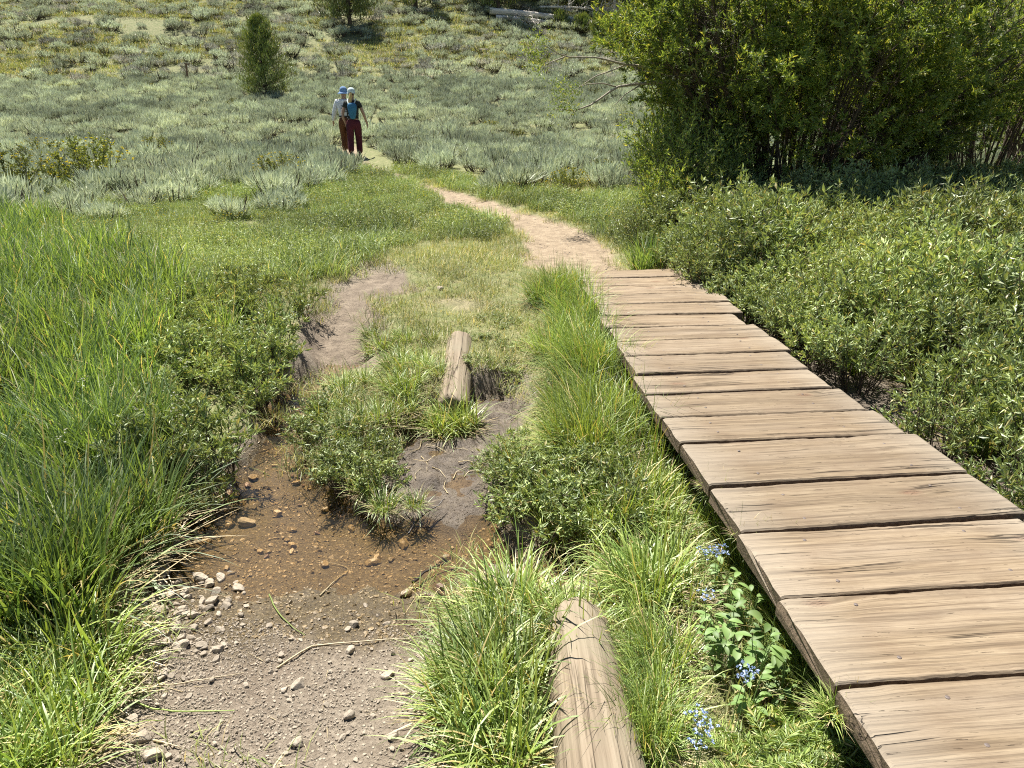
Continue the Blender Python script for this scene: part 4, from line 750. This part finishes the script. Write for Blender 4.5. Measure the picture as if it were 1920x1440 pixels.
for i in range(90):
    px = random.uniform(380, 900); py = random.uniform(850, 1090)
    if sdist(P_DIRT, *[np.array([v]) for v in at(px, py)[:2]])[0] < .03: continue
    if sdist(P_MUD, *[np.array([v]) for v in at(px, py)[:2]])[0] > -.03: continue
    stone(px, py, random.uniform(7, 24), 'small ochre stone under the shallow water of the pool', 'ochre stones in the pool', 'wet' if random.random() < .8 else 'dark')
for i in range(90):
    px = random.uniform(220, 820); py = random.uniform(1200, 1440); stone(px, py, random.uniform(5, 14), 'small loose stone scattered on the dry gravel', 'loose small stones on the gravel')

# ------------------------------------------------------------------ sticks, dead blades, small debris
def stick(pts, r, mat, label, cat, name='stick', lift=.006, zs=None):
    P = np.array([at(x, y) for x, y in pts]); P[:, 2] += lift
    if zs: P[:, 2] += np.array(zs)
    o0 = P[0].copy(); tt = np.linspace(0, len(P) - 1, 12); k = np.minimum(tt.astype(int), len(P) - 2); fr = (tt - k)[:, None]; q = P[k] * (1 - fr) + P[k + 1] * fr - o0; q[1:-1] = (q[:-2] + 2 * q[1:-1] + q[2:]) / 4; q += rng.normal(size=q.shape) * r * .3
    g = Geo(); tubes(g, q[None], np.linspace(r, r * .4, 12)[None], 6, 0); o = obj(name, g.mesh(name, [mat]), None, tuple(o0)); tag(o, label, cat); return o
stick([(775, 1105), (800, 1085), (843, 1064)], .006, M['stick_wet'], 'dark wet stick lying in the shallow water', 'stick', lift=.03)
stick([(768, 1022), (790, 985), (820, 968), (835, 955)], .005, M['stick_wet'], 'thin dark wet stick beside the large ochre stone', 'stick', lift=.05)
stick([(520, 1255), (580, 1213), (640, 1209), (720, 1204), (768, 1200)], .0035, M['straw'], 'long pale straw stalk lying across the wet soil', 'stalk')
stick([(290, 1395), (320, 1400), (340, 1410)], .004, M['straw'], 'short dry reddish stalk beside a flat stone', 'stalk')
stick([(600, 1120), (630, 1090), (655, 1075), (652, 1068), (590, 1056)], .003, M['straw'], 'bent dry straw stalk at the water edge', 'stalk')
stick([(506, 1118), (520, 1150), (545, 1175), (572, 1196)], .003, M['sedge'], 'single green grass blade lying on the wet soil', 'grass stalk', 'cut_grass')
stick([(210, 1290), (270, 1330), (330, 1343), (440, 1338)], .0035, M['sedge'], 'long green grass blade trailing across the gravel', 'grass stalk', 'cut_grass', lift=.012)
stick([(240, 1290), (320, 1292), (390, 1278), (460, 1272)], .003, M['straw'], 'long dry blade running across the gravel from the bank', 'grass stalk', 'cut_grass', lift=.012)
stick([(330, 1000), (360, 990), (410, 970)], .006, M['stick_wet'], 'dark twig at the shaded foot of the bank', 'stick', lift=.01)
stick([(600, 845), (560, 840), (520, 850), (470, 870)], .004, M['stick_wet'], 'thin dark twig across the stream', 'stick', lift=.04)
for i, (x, y) in enumerate([(790, 860), (810, 880), (800, 840), (850, 900), (770, 880), (830, 850), (860, 870), (800, 820), (820, 815), (790, 830), (835, 830), (850, 845), (780, 905), (840, 930), (870, 900), (815, 860)]):
    a = random.uniform(0, 6.28); stick([(x, y), (x + 18 * math.cos(a), y + 14 * math.sin(a)), (x + 40 * math.cos(a + .4), y + 26 * math.sin(a + .4))], .0026, M['straw'], 'pale dead root strand lying on the dark mud', 'root', 'root_strand')['group'] = 'root strands on the dark mud'
for i in range(36):
    x = random.uniform(230, 840); y = random.uniform(1180, 1440); a = random.uniform(0, 6.28); l = random.uniform(10, 32)
    stick([(x, y), (x + l * math.cos(a), y + l * .7 * math.sin(a))], .0013, M['straw'], 'short dry straw piece scattered on the gravel', 'straw piece', 'straw_piece', lift=.004)['group'] = 'straw pieces on the gravel'

# ------------------------------------------------------------------ broad leaved plants, ferny plant, blue flowers near the planks
def broad(seed, n=16, L=.08):
    g = Geo(); 
    for i in range(n):
        a = random.uniform(0, 6.28); h = random.uniform(.08, .32); el = random.uniform(-.1, .7); ln = L * random.uniform(.6, 1.15); w = ln * .46; d = np.array([math.cos(a), math.sin(a), el]); d /= np.linalg.norm(d); s = np.array([-math.sin(a), math.cos(a), random.uniform(-.3, .3)]); up = np.cross(d, s)
        b = np.array([.04 * math.cos(a), .04 * math.sin(a), h]); V = []; K = 7
        for k in range(K + 1):
            t = k / K; ww = w * math.sin(math.pi * min(1, t * .93 + .05)) ** .8 * .5; c = b + d * ln * t + np.array([0, 0, -ln * .35 * t * t]); V += [c - s * ww + up * ww * .3, c, c + s * ww + up * ww * .3]
        f = [[k * 3 + j, k * 3 + j + 1, k * 3 + j + 4, k * 3 + j + 3] for k in range(K) for j in (0, 1)]; g.add(V, f, 0, True); tubes(g, np.array([[[0, 0, -.03], b * [.5, .5, .6], b]]), np.array([[.003, .0025, .002]]), 4, 0)
    return g.mesh('broad_leaf_plant', [M['broad']])
bl = [broad(i) for i in range(4)]
for i, (px, py, s) in enumerate([(1360, 1130, .8), (1395, 1170, .9), (1375, 1220, 1.0), (1430, 1215, .9), (1340, 1210, .8), (1410, 1270, 1.0), (1460, 1290, .8), (1350, 1090, .7), (1330, 1180, .7), (1440, 1260, .8), (1400, 1320, .8), (1345, 1240, .7)]):
    p = at(px, py + 40); s *= .72; o = bpy.data.objects.new('broad_leaf_plant', bl[i % 4]); link(o); o.location = tuple(p); o.scale = (s, s, s); o.rotation_euler = (0, 0, i * 1.3); tag(o, 'plant with wide smooth pale green leaves under the edge of the nearest planks', 'leafy plant', 'broad-leaved plants beside the boardwalk')
def fern():
    g = Geo()
    for i in range(9):
        a = i / 9 * 6.28 + random.random() * .4; L = random.uniform(.14, .24); n = 26; t = np.linspace(.12, 1, n); th = .7 + t * .8; x = L * t * np.sin(th); z = .03 + L * t * np.cos(th) * .9; P = np.stack([x * math.cos(a), x * math.sin(a), z], 1); tubes(g, P[None], np.linspace(.0018, .0006, n)[None], 3, 0)
        for sgn in (-1, 1):
            for rep in range(3):
                d = np.stack([-math.sin(a) * sgn + math.cos(a) * .5 + rng.normal(size=n) * .25, math.cos(a) * sgn + math.sin(a) * .5 + rng.normal(size=n) * .25, U(-.2, .5, n)], 1); ll = .038 * np.sin(np.pi * t) ** .6 * U(.6, 1.1, n) + .004; leaves(g, P, d, ll, ll * .16, 0)
    return g.mesh('yarrow_plant', [M['sedge']])
fr_ = [fern() for _ in range(3)]
for i, (px, py, s) in enumerate([(1500, 1400, 1.1), (1560, 1370, .9), (1440, 1420, 1.0), (1600, 1440, 1.0), (1480, 1460, 1.0), (1560, 1330, .6), (1400, 1440, .8), (1540, 1440, .9)]):
    p = at(px, py + 30); o = bpy.data.objects.new('yarrow_plant', fr_[i % 3]); link(o); o.location = tuple(p); o.scale = (s, s, s); o.rotation_euler = (0, 0, i * 2.1); tag(o, 'feathery ferny-leaved plant low beside the nearest plank', 'feathery plant', 'feathery plants beside the nearest plank')
def flowerstalk(mat, h, n):
    g = Geo(); tubes(g, np.array([[[0, 0, -.02], [.01, 0, h / 2], [.02, .01, h]]]), np.array([[.002, .0016, .001]]), 3, 0)
    c = np.array([.02, .01, h]) + rng.normal(size=(n, 3)) * [.014, .014, .012]
    for k in range(5): a = U(0, 6.28, n); leaves(g, c, np.stack([np.cos(a), np.sin(a), U(-.2, .4, n)], 1), np.full(n, .007), np.full(n, .006), 1)
    return g.mesh('flower', [M['broad'], mat])
fb = flowerstalk(M['petal_blue'], .24, 12); fw = flowerstalk(M['petal_white'], .3, 9)
for px, py in [(1325, 1075), (1308, 1085), (1316, 1170), (1362, 1320), (1370, 1330), (1288, 1440), (1296, 1430), (1280, 1450), (1335, 1070)]:
    p = at(px + 5, py + 60); o = bpy.data.objects.new('blue_flower', fb); link(o); o.location = tuple(p); o.rotation_euler = (0, 0, px); tag(o, 'small cluster of pale blue flowers in the grass by the nearest planks', 'flower', 'blue flowers in the grass')
for px, py in [(360, 735), (285, 835), (137, 883), (340, 812), (340, 845), (180, 765)]:
    p = at(px + 5, py + 40); o = bpy.data.objects.new('white_flower', fw); link(o); o.location = tuple(p); o.rotation_euler = (0, 0, px); tag(o, 'small white flower cluster among the bank shrubs', 'flower', 'white flowers on the bank')

def dots(mat, n, rad, h):
    g = Geo(); c = np.stack([U(-rad, rad, n), U(-rad, rad, n), U(h * .6, h, n)], 1)
    for k in range(5): a = U(0, 6.28, n); leaves(g, c, np.stack([np.cos(a), np.sin(a), U(.1, .6, n)], 1), np.full(n, .010), np.full(n, .010))
    b = c.copy(); b[:, 2] = 0; tubes(g, np.stack([b, (b + c) / 2, c], 1), np.full((n, 3), .001), 3, 1); return g
fd = [proto('flower_dots', dots(None, 7, .22, .24), [M['petal_yellow'], M['lush']]) for _ in range(2)]
X, Y = cand(2200, -14, 6, 7, 18); k = clear(X, Y, .1) & ((sdist(R_LUSH, X, Y) > -.2) | (sdist(R_LUSH3, X, Y) > 0)) & (rng.random(2200) < ss(.5, .8, vnoise(X * .8, Y * .8, 123))); X, Y = X[k], Y[k]; scatter_stuff('meadow_wildflowers', fd, np.stack([X, Y, H(X, Y)], 1), U(.7, 1.1, len(X)))
# ------------------------------------------------------------------ pines, dead trees, fallen trunks, post
def pine(base, h, rad, nb, label, first=.08, seed=0, dense=1.0, name='pine_tree', nsz=1.0):
    root = tag(empty(name, base), label, 'pine tree'); g = Geo(); f = Geo(); t = np.linspace(0, 1, 12); P = np.stack([.03 * np.sin(t * 5 + seed), .03 * np.cos(t * 4), t * h], 1); P[0, 2] = -.2; tubes(g, P[None], (h * .016 * (1 - t) ** .8 + .012)[None], 8)
    u = U(first, .97, nb); z = u * h; prof = (1 - u) ** .95 * np.where(u < .2, .8 + u, 1); L = rad * prof * U(.45, 1.15, nb) + .08; a = U(0, 6.28, nb); s = np.linspace(0, 1, 6)
    B = np.zeros((nb, 6, 3)); up = np.interp(u, [0, .4, 1], [-.15, .15, .9])
    for k in range(6): B[:, k, 0] = np.cos(a) * L * s[k]; B[:, k, 1] = np.sin(a) * L * s[k]; B[:, k, 2] = z + L * (up * s[k] + .35 * s[k] ** 2)
    tubes(g, B, np.linspace(.018, .004, 6)[None] * np.ones((nb, 1)), 3)
    n = int(nb * 26 * dense); a = a + 0; i = rng.integers(0, nb, n); q = U(0, 1, n) ** .6 * .72 + .3; k = np.minimum((q * 5).astype(int), 4); w = q * 5 - k; c = B[i, k] * (1 - w)[:, None] + B[i, k + 1] * w[:, None] + rng.normal(size=(n, 3)) * .05 * (1 + L[i] * .6)[:, None]
    ll = U(.06, .13, n) * nsz; blades(f, c, a[i] + rng.normal(size=n) * .9, np.abs(rng.normal(size=n) * .5), rng.normal(size=n) * .3, ll, U(.012, .024, n) * nsz, 2, 0, twist=U(-1.5, 1.5, n), taper=2)
    obj('trunk', g.mesh('trunk', [M['bark']]), root); obj('crown', f.mesh('crown', [M['needle']]), root); return root
p = at(500, 188); pine(tuple(p), 148 / F * p[1] * .87, 1.5, 240, 'young green pine with a pointed top at the foot of the sagebrush slope', seed=1, dense=3.0, first=.05, nsz=1.25)
p = at(655, 45); pine((p[0], p[1], p[2]), 7.5, 2.4, 420, 'dark pine higher on the slope with its top beyond the frame', first=.02, seed=2, dense=2.4, nsz=2.2)
def dead_tree(base, h, lean, a, label):
    root = tag(empty('dead_tree', base), label, 'dead tree', 'grey dead trees at the forest edge'); g = Geo(); b = Geo(); t = np.linspace(0, 1, 10); P = np.stack([lean * t * math.cos(a), lean * t * math.sin(a), t * h - .2], 1); tubes(g, P[None], (.10 * (1 - t * .75))[None], 7)
    n = 34; z = U(.1, .95, n); aa = U(0, 6.28, n); L = U(.4, 1.3, n) * (1.1 - z); c = np.stack([lean * z * math.cos(a), lean * z * math.sin(a), z * h], 1); s = np.linspace(0, 1, 5); B = c[:, None] + np.stack([np.cos(aa)[:, None] * L[:, None] * s, np.sin(aa)[:, None] * L[:, None] * s, -.3 * L[:, None] * s ** 1.5 + .2 * L[:, None] * s], 2); tubes(b, B, np.tile(np.linspace(.02, .005, 5), (n, 1)), 3)
    obj('trunk', g.mesh('trunk', [M['deadwood']]), root); obj('branches', b.mesh('branches', [M['deadwood']]), root)
FX = [780, 815, 850, 880, 905, 935, 960, 985, 1010, 1040, 1065, 1095, 1120, 1150, 1180, 1210, 730, 1245]
for i, x in enumerate(FX):
    p = at(x, 30 + (14 if x > 900 else 0) + (20 if x > 1080 else 0)); yb = p[1] + 1.9 + (i * 7 % 5) * 1.2; xb = p[0] * yb / p[1]; zb = Hs(xb, yb)
    if i % 3 == 1: dead_tree((xb, yb, zb), 7.5, random.uniform(-1.2, 1.2), random.uniform(0, 6), 'slim grey dead tree standing in the shade of the forest edge')
    else: tag(pine((xb, yb, zb), random.uniform(7, 9), 2.0, 220, 'dark pine in the shady row behind the fallen trunks', first=.02, seed=i, dense=1.5, nsz=2.6), group='pines behind the fallen trunks')
for i in range(16):
    x = random.uniform(720, 1300); p = at(x, 10); yb = p[1] + random.uniform(8, 14); xb = p[0] * yb / p[1]; tag(pine((xb, yb, Hs(xb, yb)), random.uniform(8, 11), 2.6, 160, 'dark pine deep in the forest above the fallen trunks', first=.02, seed=i, dense=1.5, nsz=3.2), group='pines deep in the forest')
for i, (px, py) in enumerate([(1090, 62), (1120, 72), (1150, 80), (1180, 85), (1205, 88), (1165, 68), (1050, 55), (1225, 92)]):
    p = at(px, py); tag(pine(tuple(p), .9 + .2 * (i % 3), .75, 60, 'small dark bushy pine sapling under the fallen trunks', first=.02, seed=i, dense=1.6, nsz=1.8), group='pine saplings under the fallen trunks')
def fallen(a, b, r, label, lift=(.3, .3), n=26, down=True):
    A = at(*a); B = at(*b); A[2] += lift[0]; Yb = A[1] + .6; d = ray(*b); B = np.array([d[0], d[1], d[2]]) * (Yb / d[1]); B[2] += CAMZ; root = tag(empty('fallen_tree', tuple(A)), label, 'fallen tree', 'fallen grey trunks at the forest edge'); D = B - A; t = np.linspace(0, 1, 14); P = D[None] * t[:, None]; P[:, 2] += .06 * np.sin(t * 5)
    g = Geo(); tubes(g, P[None], np.linspace(r, r * .45, 14)[None], 9); obj('trunk', g.mesh('trunk', [M['deadwood']]), root); h = Geo(); z = U(.15, 1, n); c = D[None] * z[:, None]; aa = U(0, 6.28, n); L = U(.4, 1.5, n); s = np.linspace(0, 1, 6)
    dv = np.stack([.5 + rng.normal(size=n) * .35, -np.abs(np.cos(aa)), (-.55 if down else .5) + .6 * np.sin(aa)], 1); dv /= np.linalg.norm(dv, axis=1, keepdims=True); Bp = c[:, None] + dv[:, None] * (L[:, None] * s[None])[:, :, None]; Bp[:, :, 2] -= .25 * (L[:, None] * s[None] ** 2); Bp[:, 1:-1] += rng.normal(size=(n, 4, 3)) * .05
    tubes(h, Bp, np.tile(np.linspace(.032, .008, 6), (n, 1)), 4); i = rng.integers(0, n, n * 2); k = rng.integers(2, 5, n * 2); c2 = Bp[i, k]; e2 = c2 + rng.normal(size=c2.shape) * .28; tubes(h, np.stack([c2, (c2 + e2) / 2 + .02, e2], 1), np.tile([.014, .010, .005], (n * 2, 1)), 3); obj('branches', h.mesh('branches', [M['deadwood']]), root)
fallen((918, 33), (1165, 46), .21, 'longest fallen grey trunk lying level along the forest edge', (.35, .3), 40)
fallen((930, 38), (1150, 58), .15, 'thinner fallen trunk just below the longest one with hanging branches', (.15, .2), 46)
fallen((825, 16), (900, 4), .10, 'short pale fallen trunk pointing uphill near the standing pines', (.15, .2), 14, False)
fallen((790, 4), (830, 14), .09, 'small grey fallen trunk beside the short pale one', (.1, .1), 14, False)
fallen((1010, 30), (1190, 20), .08, 'tangled grey fallen trunk behind the longest one', (.5, .5), 40, False)
p = at(353, 158); po = tag(empty('wooden_post', tuple(p)), 'short brown wooden post standing alone on the sagebrush slope', 'post'); g = Geo()
hh = .95; V = []; 
for k, (z, r) in enumerate([(-.2, .05), (.1, .05), (.5, .048), (hh - .06, .047), (hh, .038)]): V += [(r * math.cos(a + .3) + .05 * z, r * math.sin(a + .3), z) for a in np.arange(8) / 8 * 6.28]
f = [[k * 8 + j, k * 8 + (j + 1) % 8, k * 8 + 8 + (j + 1) % 8, k * 8 + 8 + j] for k in range(4) for j in range(8)]; g.add(V, f, 0, False); g.f.append((np.array([list(range(32, 40))], np.int32), 0, False)); obj('shaft', g.mesh('shaft', [M['post']]), po)
g = Geo(); g.add([(x, y, z) for x in (-.12, .10) for y in (-.055, .055) for z in (hh - .13, hh - .07)], [[0, 1, 3, 2], [4, 6, 7, 5], [0, 4, 5, 1], [2, 3, 7, 6], [0, 2, 6, 4], [1, 5, 7, 3]]); cb = obj('cross_piece', g.mesh('cross_piece', [M['post']]), po); cb.location = (.045, 0, .06); cb.rotation_euler = (0, R(4), 0)
for px, py, w, lb in [(578, 22, 26, 'pink-tan boulder on the slope below the dark pine'), (905, 100, 34, 'tan boulder at the bare patch on the slope'), (1080, 50, 22, 'tan boulder near the fallen trunks'), (475, 38, 24, 'tan boulder behind the tip of the young pine')]:
    pp = at(px, py); s = w / F * pp[1] / 2; o = bpy.data.objects.new('boulder', rk[3]); link(o); o.location = (pp[0], pp[1], pp[2]); o.scale = (s, s, s * .8); tag(o, lb, 'boulder')

# ------------------------------------------------------------------ the two walkers
def cloth(name, col, rough=.85): return simple(name, col, rough, .15, 14, bump=.4, bdist=.01)
M['skin'] = simple('skin', (.42, .26, .19), .6, .06, 20); M['maroon'] = cloth('maroon_cloth', (.09, .016, .028)); M['brown'] = cloth('brown_cloth', (.14, .055, .025)); M['white_shirt'] = cloth('white_shirt', (.74, .75, .78)); M['black_shirt'] = cloth('black_shirt', (.035, .037, .032))
M['hat_blue'] = cloth('blue_hat', (.17, .28, .47)); M['hat_white'] = cloth('pale_cap', (.62, .72, .72)); M['hair_blond'] = simple('blond_hair', (.62, .42, .17), .6, .3, 30, stretch=(6, 6, .6)); M['hair_dark'] = simple('dark_hair', (.03, .022, .016), .6, .3, 30); M['pack'] = cloth('blue_pack', (.045, .17, .31)); M['strap'] = cloth('dark_strap', (.03, .04, .05)); M['boot'] = cloth('boot_leather', (.07, .05, .04))
M['print'] = cloth('grey_print', (.16, .20, .24))
def skin_obj(name, joints, edges, mat, parent, sub=2):
    me = bpy.data.meshes.new(name); me.from_pydata([j[:3] for j in joints], edges, []); o = obj(name, me, parent); md = o.modifiers.new('skin', 'SKIN'); md.use_smooth_shade = True
    for i, j in enumerate(joints): v = me.skin_vertices[0].data[i]; r = j[3]; v.radius = r if isinstance(r, tuple) else (r, r); v.use_root = (i == 0)
    sb = o.modifiers.new('sub', 'SUBSURF'); sb.levels = sub; sb.render_levels = sub; me.materials.append(mat); return o
def chain(n): return [(i, i + 1) for i in range(n - 1)]
def person(base, rz, scale, label, sx, armL, armR, legs, woman):
    r = tag(empty('person', base, rz), label, 'person'); r.scale = (scale,) * 3; hip = .93; sh = 1.38; sw = .17 if woman else .20
    J = [(0, 0, hip, .12), (0, 0, 1.10, .105), (0, .0, 1.28, .12), (0, 0, sh + .02, .075), (0, .0, 1.47, .052), (0, .01, 1.53, .072), (0, .015, 1.60, .086), (0, .01, 1.67, .06)]; E = chain(8)
    def limb(pts, frm): 
        k = len(J); J.extend(pts); E.append((frm, k)); E.extend([(k + i, k + i + 1) for i in range(len(pts) - 1)]); return k + len(pts) - 1
    AL = [(-sw, 0, sh - .01, .05)] + [(a, b, c, q) for (a, b, c), q in zip(armL, (.042, .036, .026, .03))]; AR = [(sw, 0, sh - .01, .05)] + [(a, b, c, q) for (a, b, c), q in zip(armR, (.042, .036, .026, .03))]
    eL = limb(AL, 2); eR = limb(AR, 2)
    for e, s in ((eL, -1), (eR, 1)):
        hx, hy, hz, _ = J[e]
        for q in range(4): limb([(hx + s * .004, hy - .028 + .018 * q, hz - .045, (.009, .009)), (hx - s * .004, hy - .028 + .02 * q + .006, hz - .085 - .006 * (q in (1, 2)), (.007, .007))], e)
        limb([(hx - s * .018, hy + .035, hz - .015, (.010, .010)), (hx - s * .02, hy + .045, hz - .045, (.008, .008))], e)
    for s, (kn, an) in zip((-1, 1), legs): limb([(s * .09, 0, hip - .05, .09), (s * .092, kn[0], kn[1], .055), (s * .09, an[0], an[1], .04)], 0)
    skin_obj('body', J, E, M['skin'], r)
    # trousers
    T = [(0, 0, hip + .09, (.155, .12)), (0, 0, hip, (.195, .15))]; TE = [(0, 1)]
    for s, (kn, an) in zip((-1, 1), legs): k = len(T); T += [(s * .092, .0, hip - .12, .125), (s * .098, kn[0], kn[1], .09), (s * .095, an[0], an[1] + .03, .085)]; TE += [(1, k), (k, k + 1), (k + 1, k + 2)]
    skin_obj('trousers', T, TE, M['maroon'] if woman else M['brown'], r)
    S = [(0, 0, hip + .0, (.175, .14)), (0, 0, 1.12, (.155 if woman else .19, .135)), (0, 0, 1.28, (.185, .14)), (0, 0, sh + .03, (.12, .09))]; SE = chain(4)
    for AA in (AL, AR):
        k = len(S); n = 2 if woman else 4; q = AA[:n]; ex = [(p[0], p[1], p[2], p[3] + .017) for p in q]
        if woman: m_ = [(AA[0][i] * .45 + AA[1][i] * .55) for i in range(3)]; ex = [ex[0], (*m_, .058)]
        S += ex; SE.append((2, k)); SE += [(k + i, k + i + 1) for i in range(len(ex) - 1)]
    skin_obj('shirt', S, SE, M['black_shirt'] if woman else M['white_shirt'], r)
    # boots
    for s, (kn, an) in zip((-1, 1), legs): skin_obj('boot', [(s * .09, an[0], an[1] + .05, .05), (s * .09, an[0], an[1] - .02, .05), (s * .09, an[0] + .07, an[1] - .045, .042), (s * .09, an[0] + .15, an[1] - .05, .035)], chain(4), M['boot'], r, 1)
    # hat
    g = Geo(); prof = [(.0, 1.735), (.05, 1.73), (.085, 1.705), (.10, 1.66), (.103, 1.625), (.106, 1.60)] + ([(.11, 1.595)] if woman else [(.15, 1.575), (.165, 1.56), (.163, 1.555), (.105, 1.59)]); n = 22; V = [(q * math.cos(a) * .95, q * math.sin(a) * 1.08 + .012, z) for q, z in prof for a in np.arange(n) / n * 2 * np.pi]
    f = [[k * n + j, k * n + (j + 1) % n, (k + 1) * n + (j + 1) % n, (k + 1) * n + j] for k in range(len(prof) - 1) for j in range(n)]; g.add(V, f, 0, True)
    if woman:
        m = 10; a = np.linspace(.5, math.pi - .5, m); V2 = [(.10 * math.cos(t), .108 * math.sin(t) + .012, 1.605) for t in a] + [(.10 * math.cos(t), .108 * math.sin(t) + .012 + .075 * math.sin((t - .5) / (math.pi - 1) * math.pi), 1.59) for t in a]; V2 += [(x, y, z - .004) for x, y, z in V2]
        f2 = [[j, j + 1, m + j + 1, m + j] for j in range(m - 1)] + [[2 * m + j, 3 * m + j, 3 * m + j + 1, 2 * m + j + 1] for j in range(m - 1)] + [[m + j, m + j + 1, 3 * m + j + 1, 3 * m + j] for j in range(m - 1)]; g.add(V2, f2, 0, True)
    obj('cap' if woman else 'hat', g.mesh('hat', [M['hat_white'] if woman else M['hat_blue']]), r)
    if woman:
        skin_obj('hair', [(0, -.06, 1.62, .045), (0, -.10, 1.58, .035), (-.01, -.125, 1.50, .042), (-.02, -.14, 1.42, .045), (-.035, -.15, 1.34, .034), (-.045, -.15, 1.27, .014)], chain(6), M['hair_blond'], r)
        skin_obj('side_hair', [(0, -.03, 1.58, .092), (0, -.03, 1.55, .07)], [(0, 1)], M['hair_dark'], r, 1)
        bp = empty('backpack', (0, 0, 0)); bp.parent = r
        pk = skin_obj('pack_bag', [(0.02, -.17, 1.38, (.10, .055)), (0.02, -.20, 1.29, (.14, .08)), (0.02, -.20, 1.16, (.115, .075)), (0.02, -.19, 1.03, (.08, .06)), (.02, -.18, .97, (.065, .045))], chain(5), M['pack'], r); bpy.data.objects.remove(bp); pk.name = 'backpack'
        g = Geo()
        for s in (-1, 1): tubes(g, np.array([[(s * .07, -.16, 1.34), (s * .10, -.10, 1.42), (s * .10, 0, 1.455), (s * .11, .10, 1.38), (s * .12, .12, 1.25), (s * .13, .02, 1.12), (s * .07, -.16, 1.06)]]), np.full((1, 7), .016), 6)
        st = obj('strap', g.mesh('strap', [M['hat_white']]), pk); g = Geo(); an = np.linspace(0, 2 * np.pi, 20); tubes(g, np.stack([.148 * np.cos(an), .118 * np.sin(an), np.full(20, 1.0)], 1)[None], np.full((1, 20), .014), 5); obj('hip_belt', g.mesh('hip_belt', [M['strap']]), pk)
    else:
        skin_obj('hair', [(0, -.03, 1.58, .088), (0, -.035, 1.54, .07)], [(0, 1)], M['hair_dark'], r, 1)
        g = Geo(); an = np.linspace(0, 2 * np.pi, 20); tubes(g, np.stack([.158 * np.cos(an), .12 * np.sin(an), np.full(20, 1.0)], 1)[None], np.full((1, 20), .018), 5); obj('belt', g.mesh('belt', [M['strap']]), r)
        g = Geo()
        for i, (z, w) in enumerate([(1.26, .05), (1.20, .06), (1.16, .035), (1.12, .05)]):
            xs = np.linspace(-.02 - w, .06 + w * .5, 8); yy = -.121 + .10 * np.abs(xs) ** 1.5; V = [(x, y_ - .006, z + dz) for x, y_ in zip(xs, yy) for dz in (-.011, .011)]; g.add(V, [[2 * k, 2 * k + 2, 2 * k + 3, 2 * k + 1] for k in range(7)], 0, True)
        # printed bars follow the back of the shirt
        obj('shirt_print', g.mesh('shirt_print', [M['print']]), r)
    return r
p = at(668, 297); y = p[1]
person((p[0], y, p[2]), R(4), 1.05, 'woman in maroon trousers and black top with blue backpack and pale cap walking away', 1, [(-.25, -.03, 1.13), (-.25, -.05, 1.0), (-.21, -.02, .90), (-.20, 0, .86)][:4], [(.27, .0, 1.12), (.31, .03, .98), (.34, .06, .87), (.35, .07, .83)], (((-.02, .50), (-.16, .13)), ((.10, .50), (.10, .07))), True)
p2 = at(655, 288)
person((p[0] - .33, y + .55, Hs(p[0] - .33, y + .55)), R(2), 1.05, 'man in white long-sleeved shirt and blue brimmed hat walking ahead of the woman', 1, [(-.27, -.02, 1.14), (-.31, .0, 1.0), (-.34, .04, .88), (-.345, .05, .84)], [(.26, .02, 1.12), (.27, .06, 1.0), (.26, .12, .92), (.26, .14, .88)], (((.12, .50), (.12, .08)), ((-.02, .50), (-.18, .14))), False)
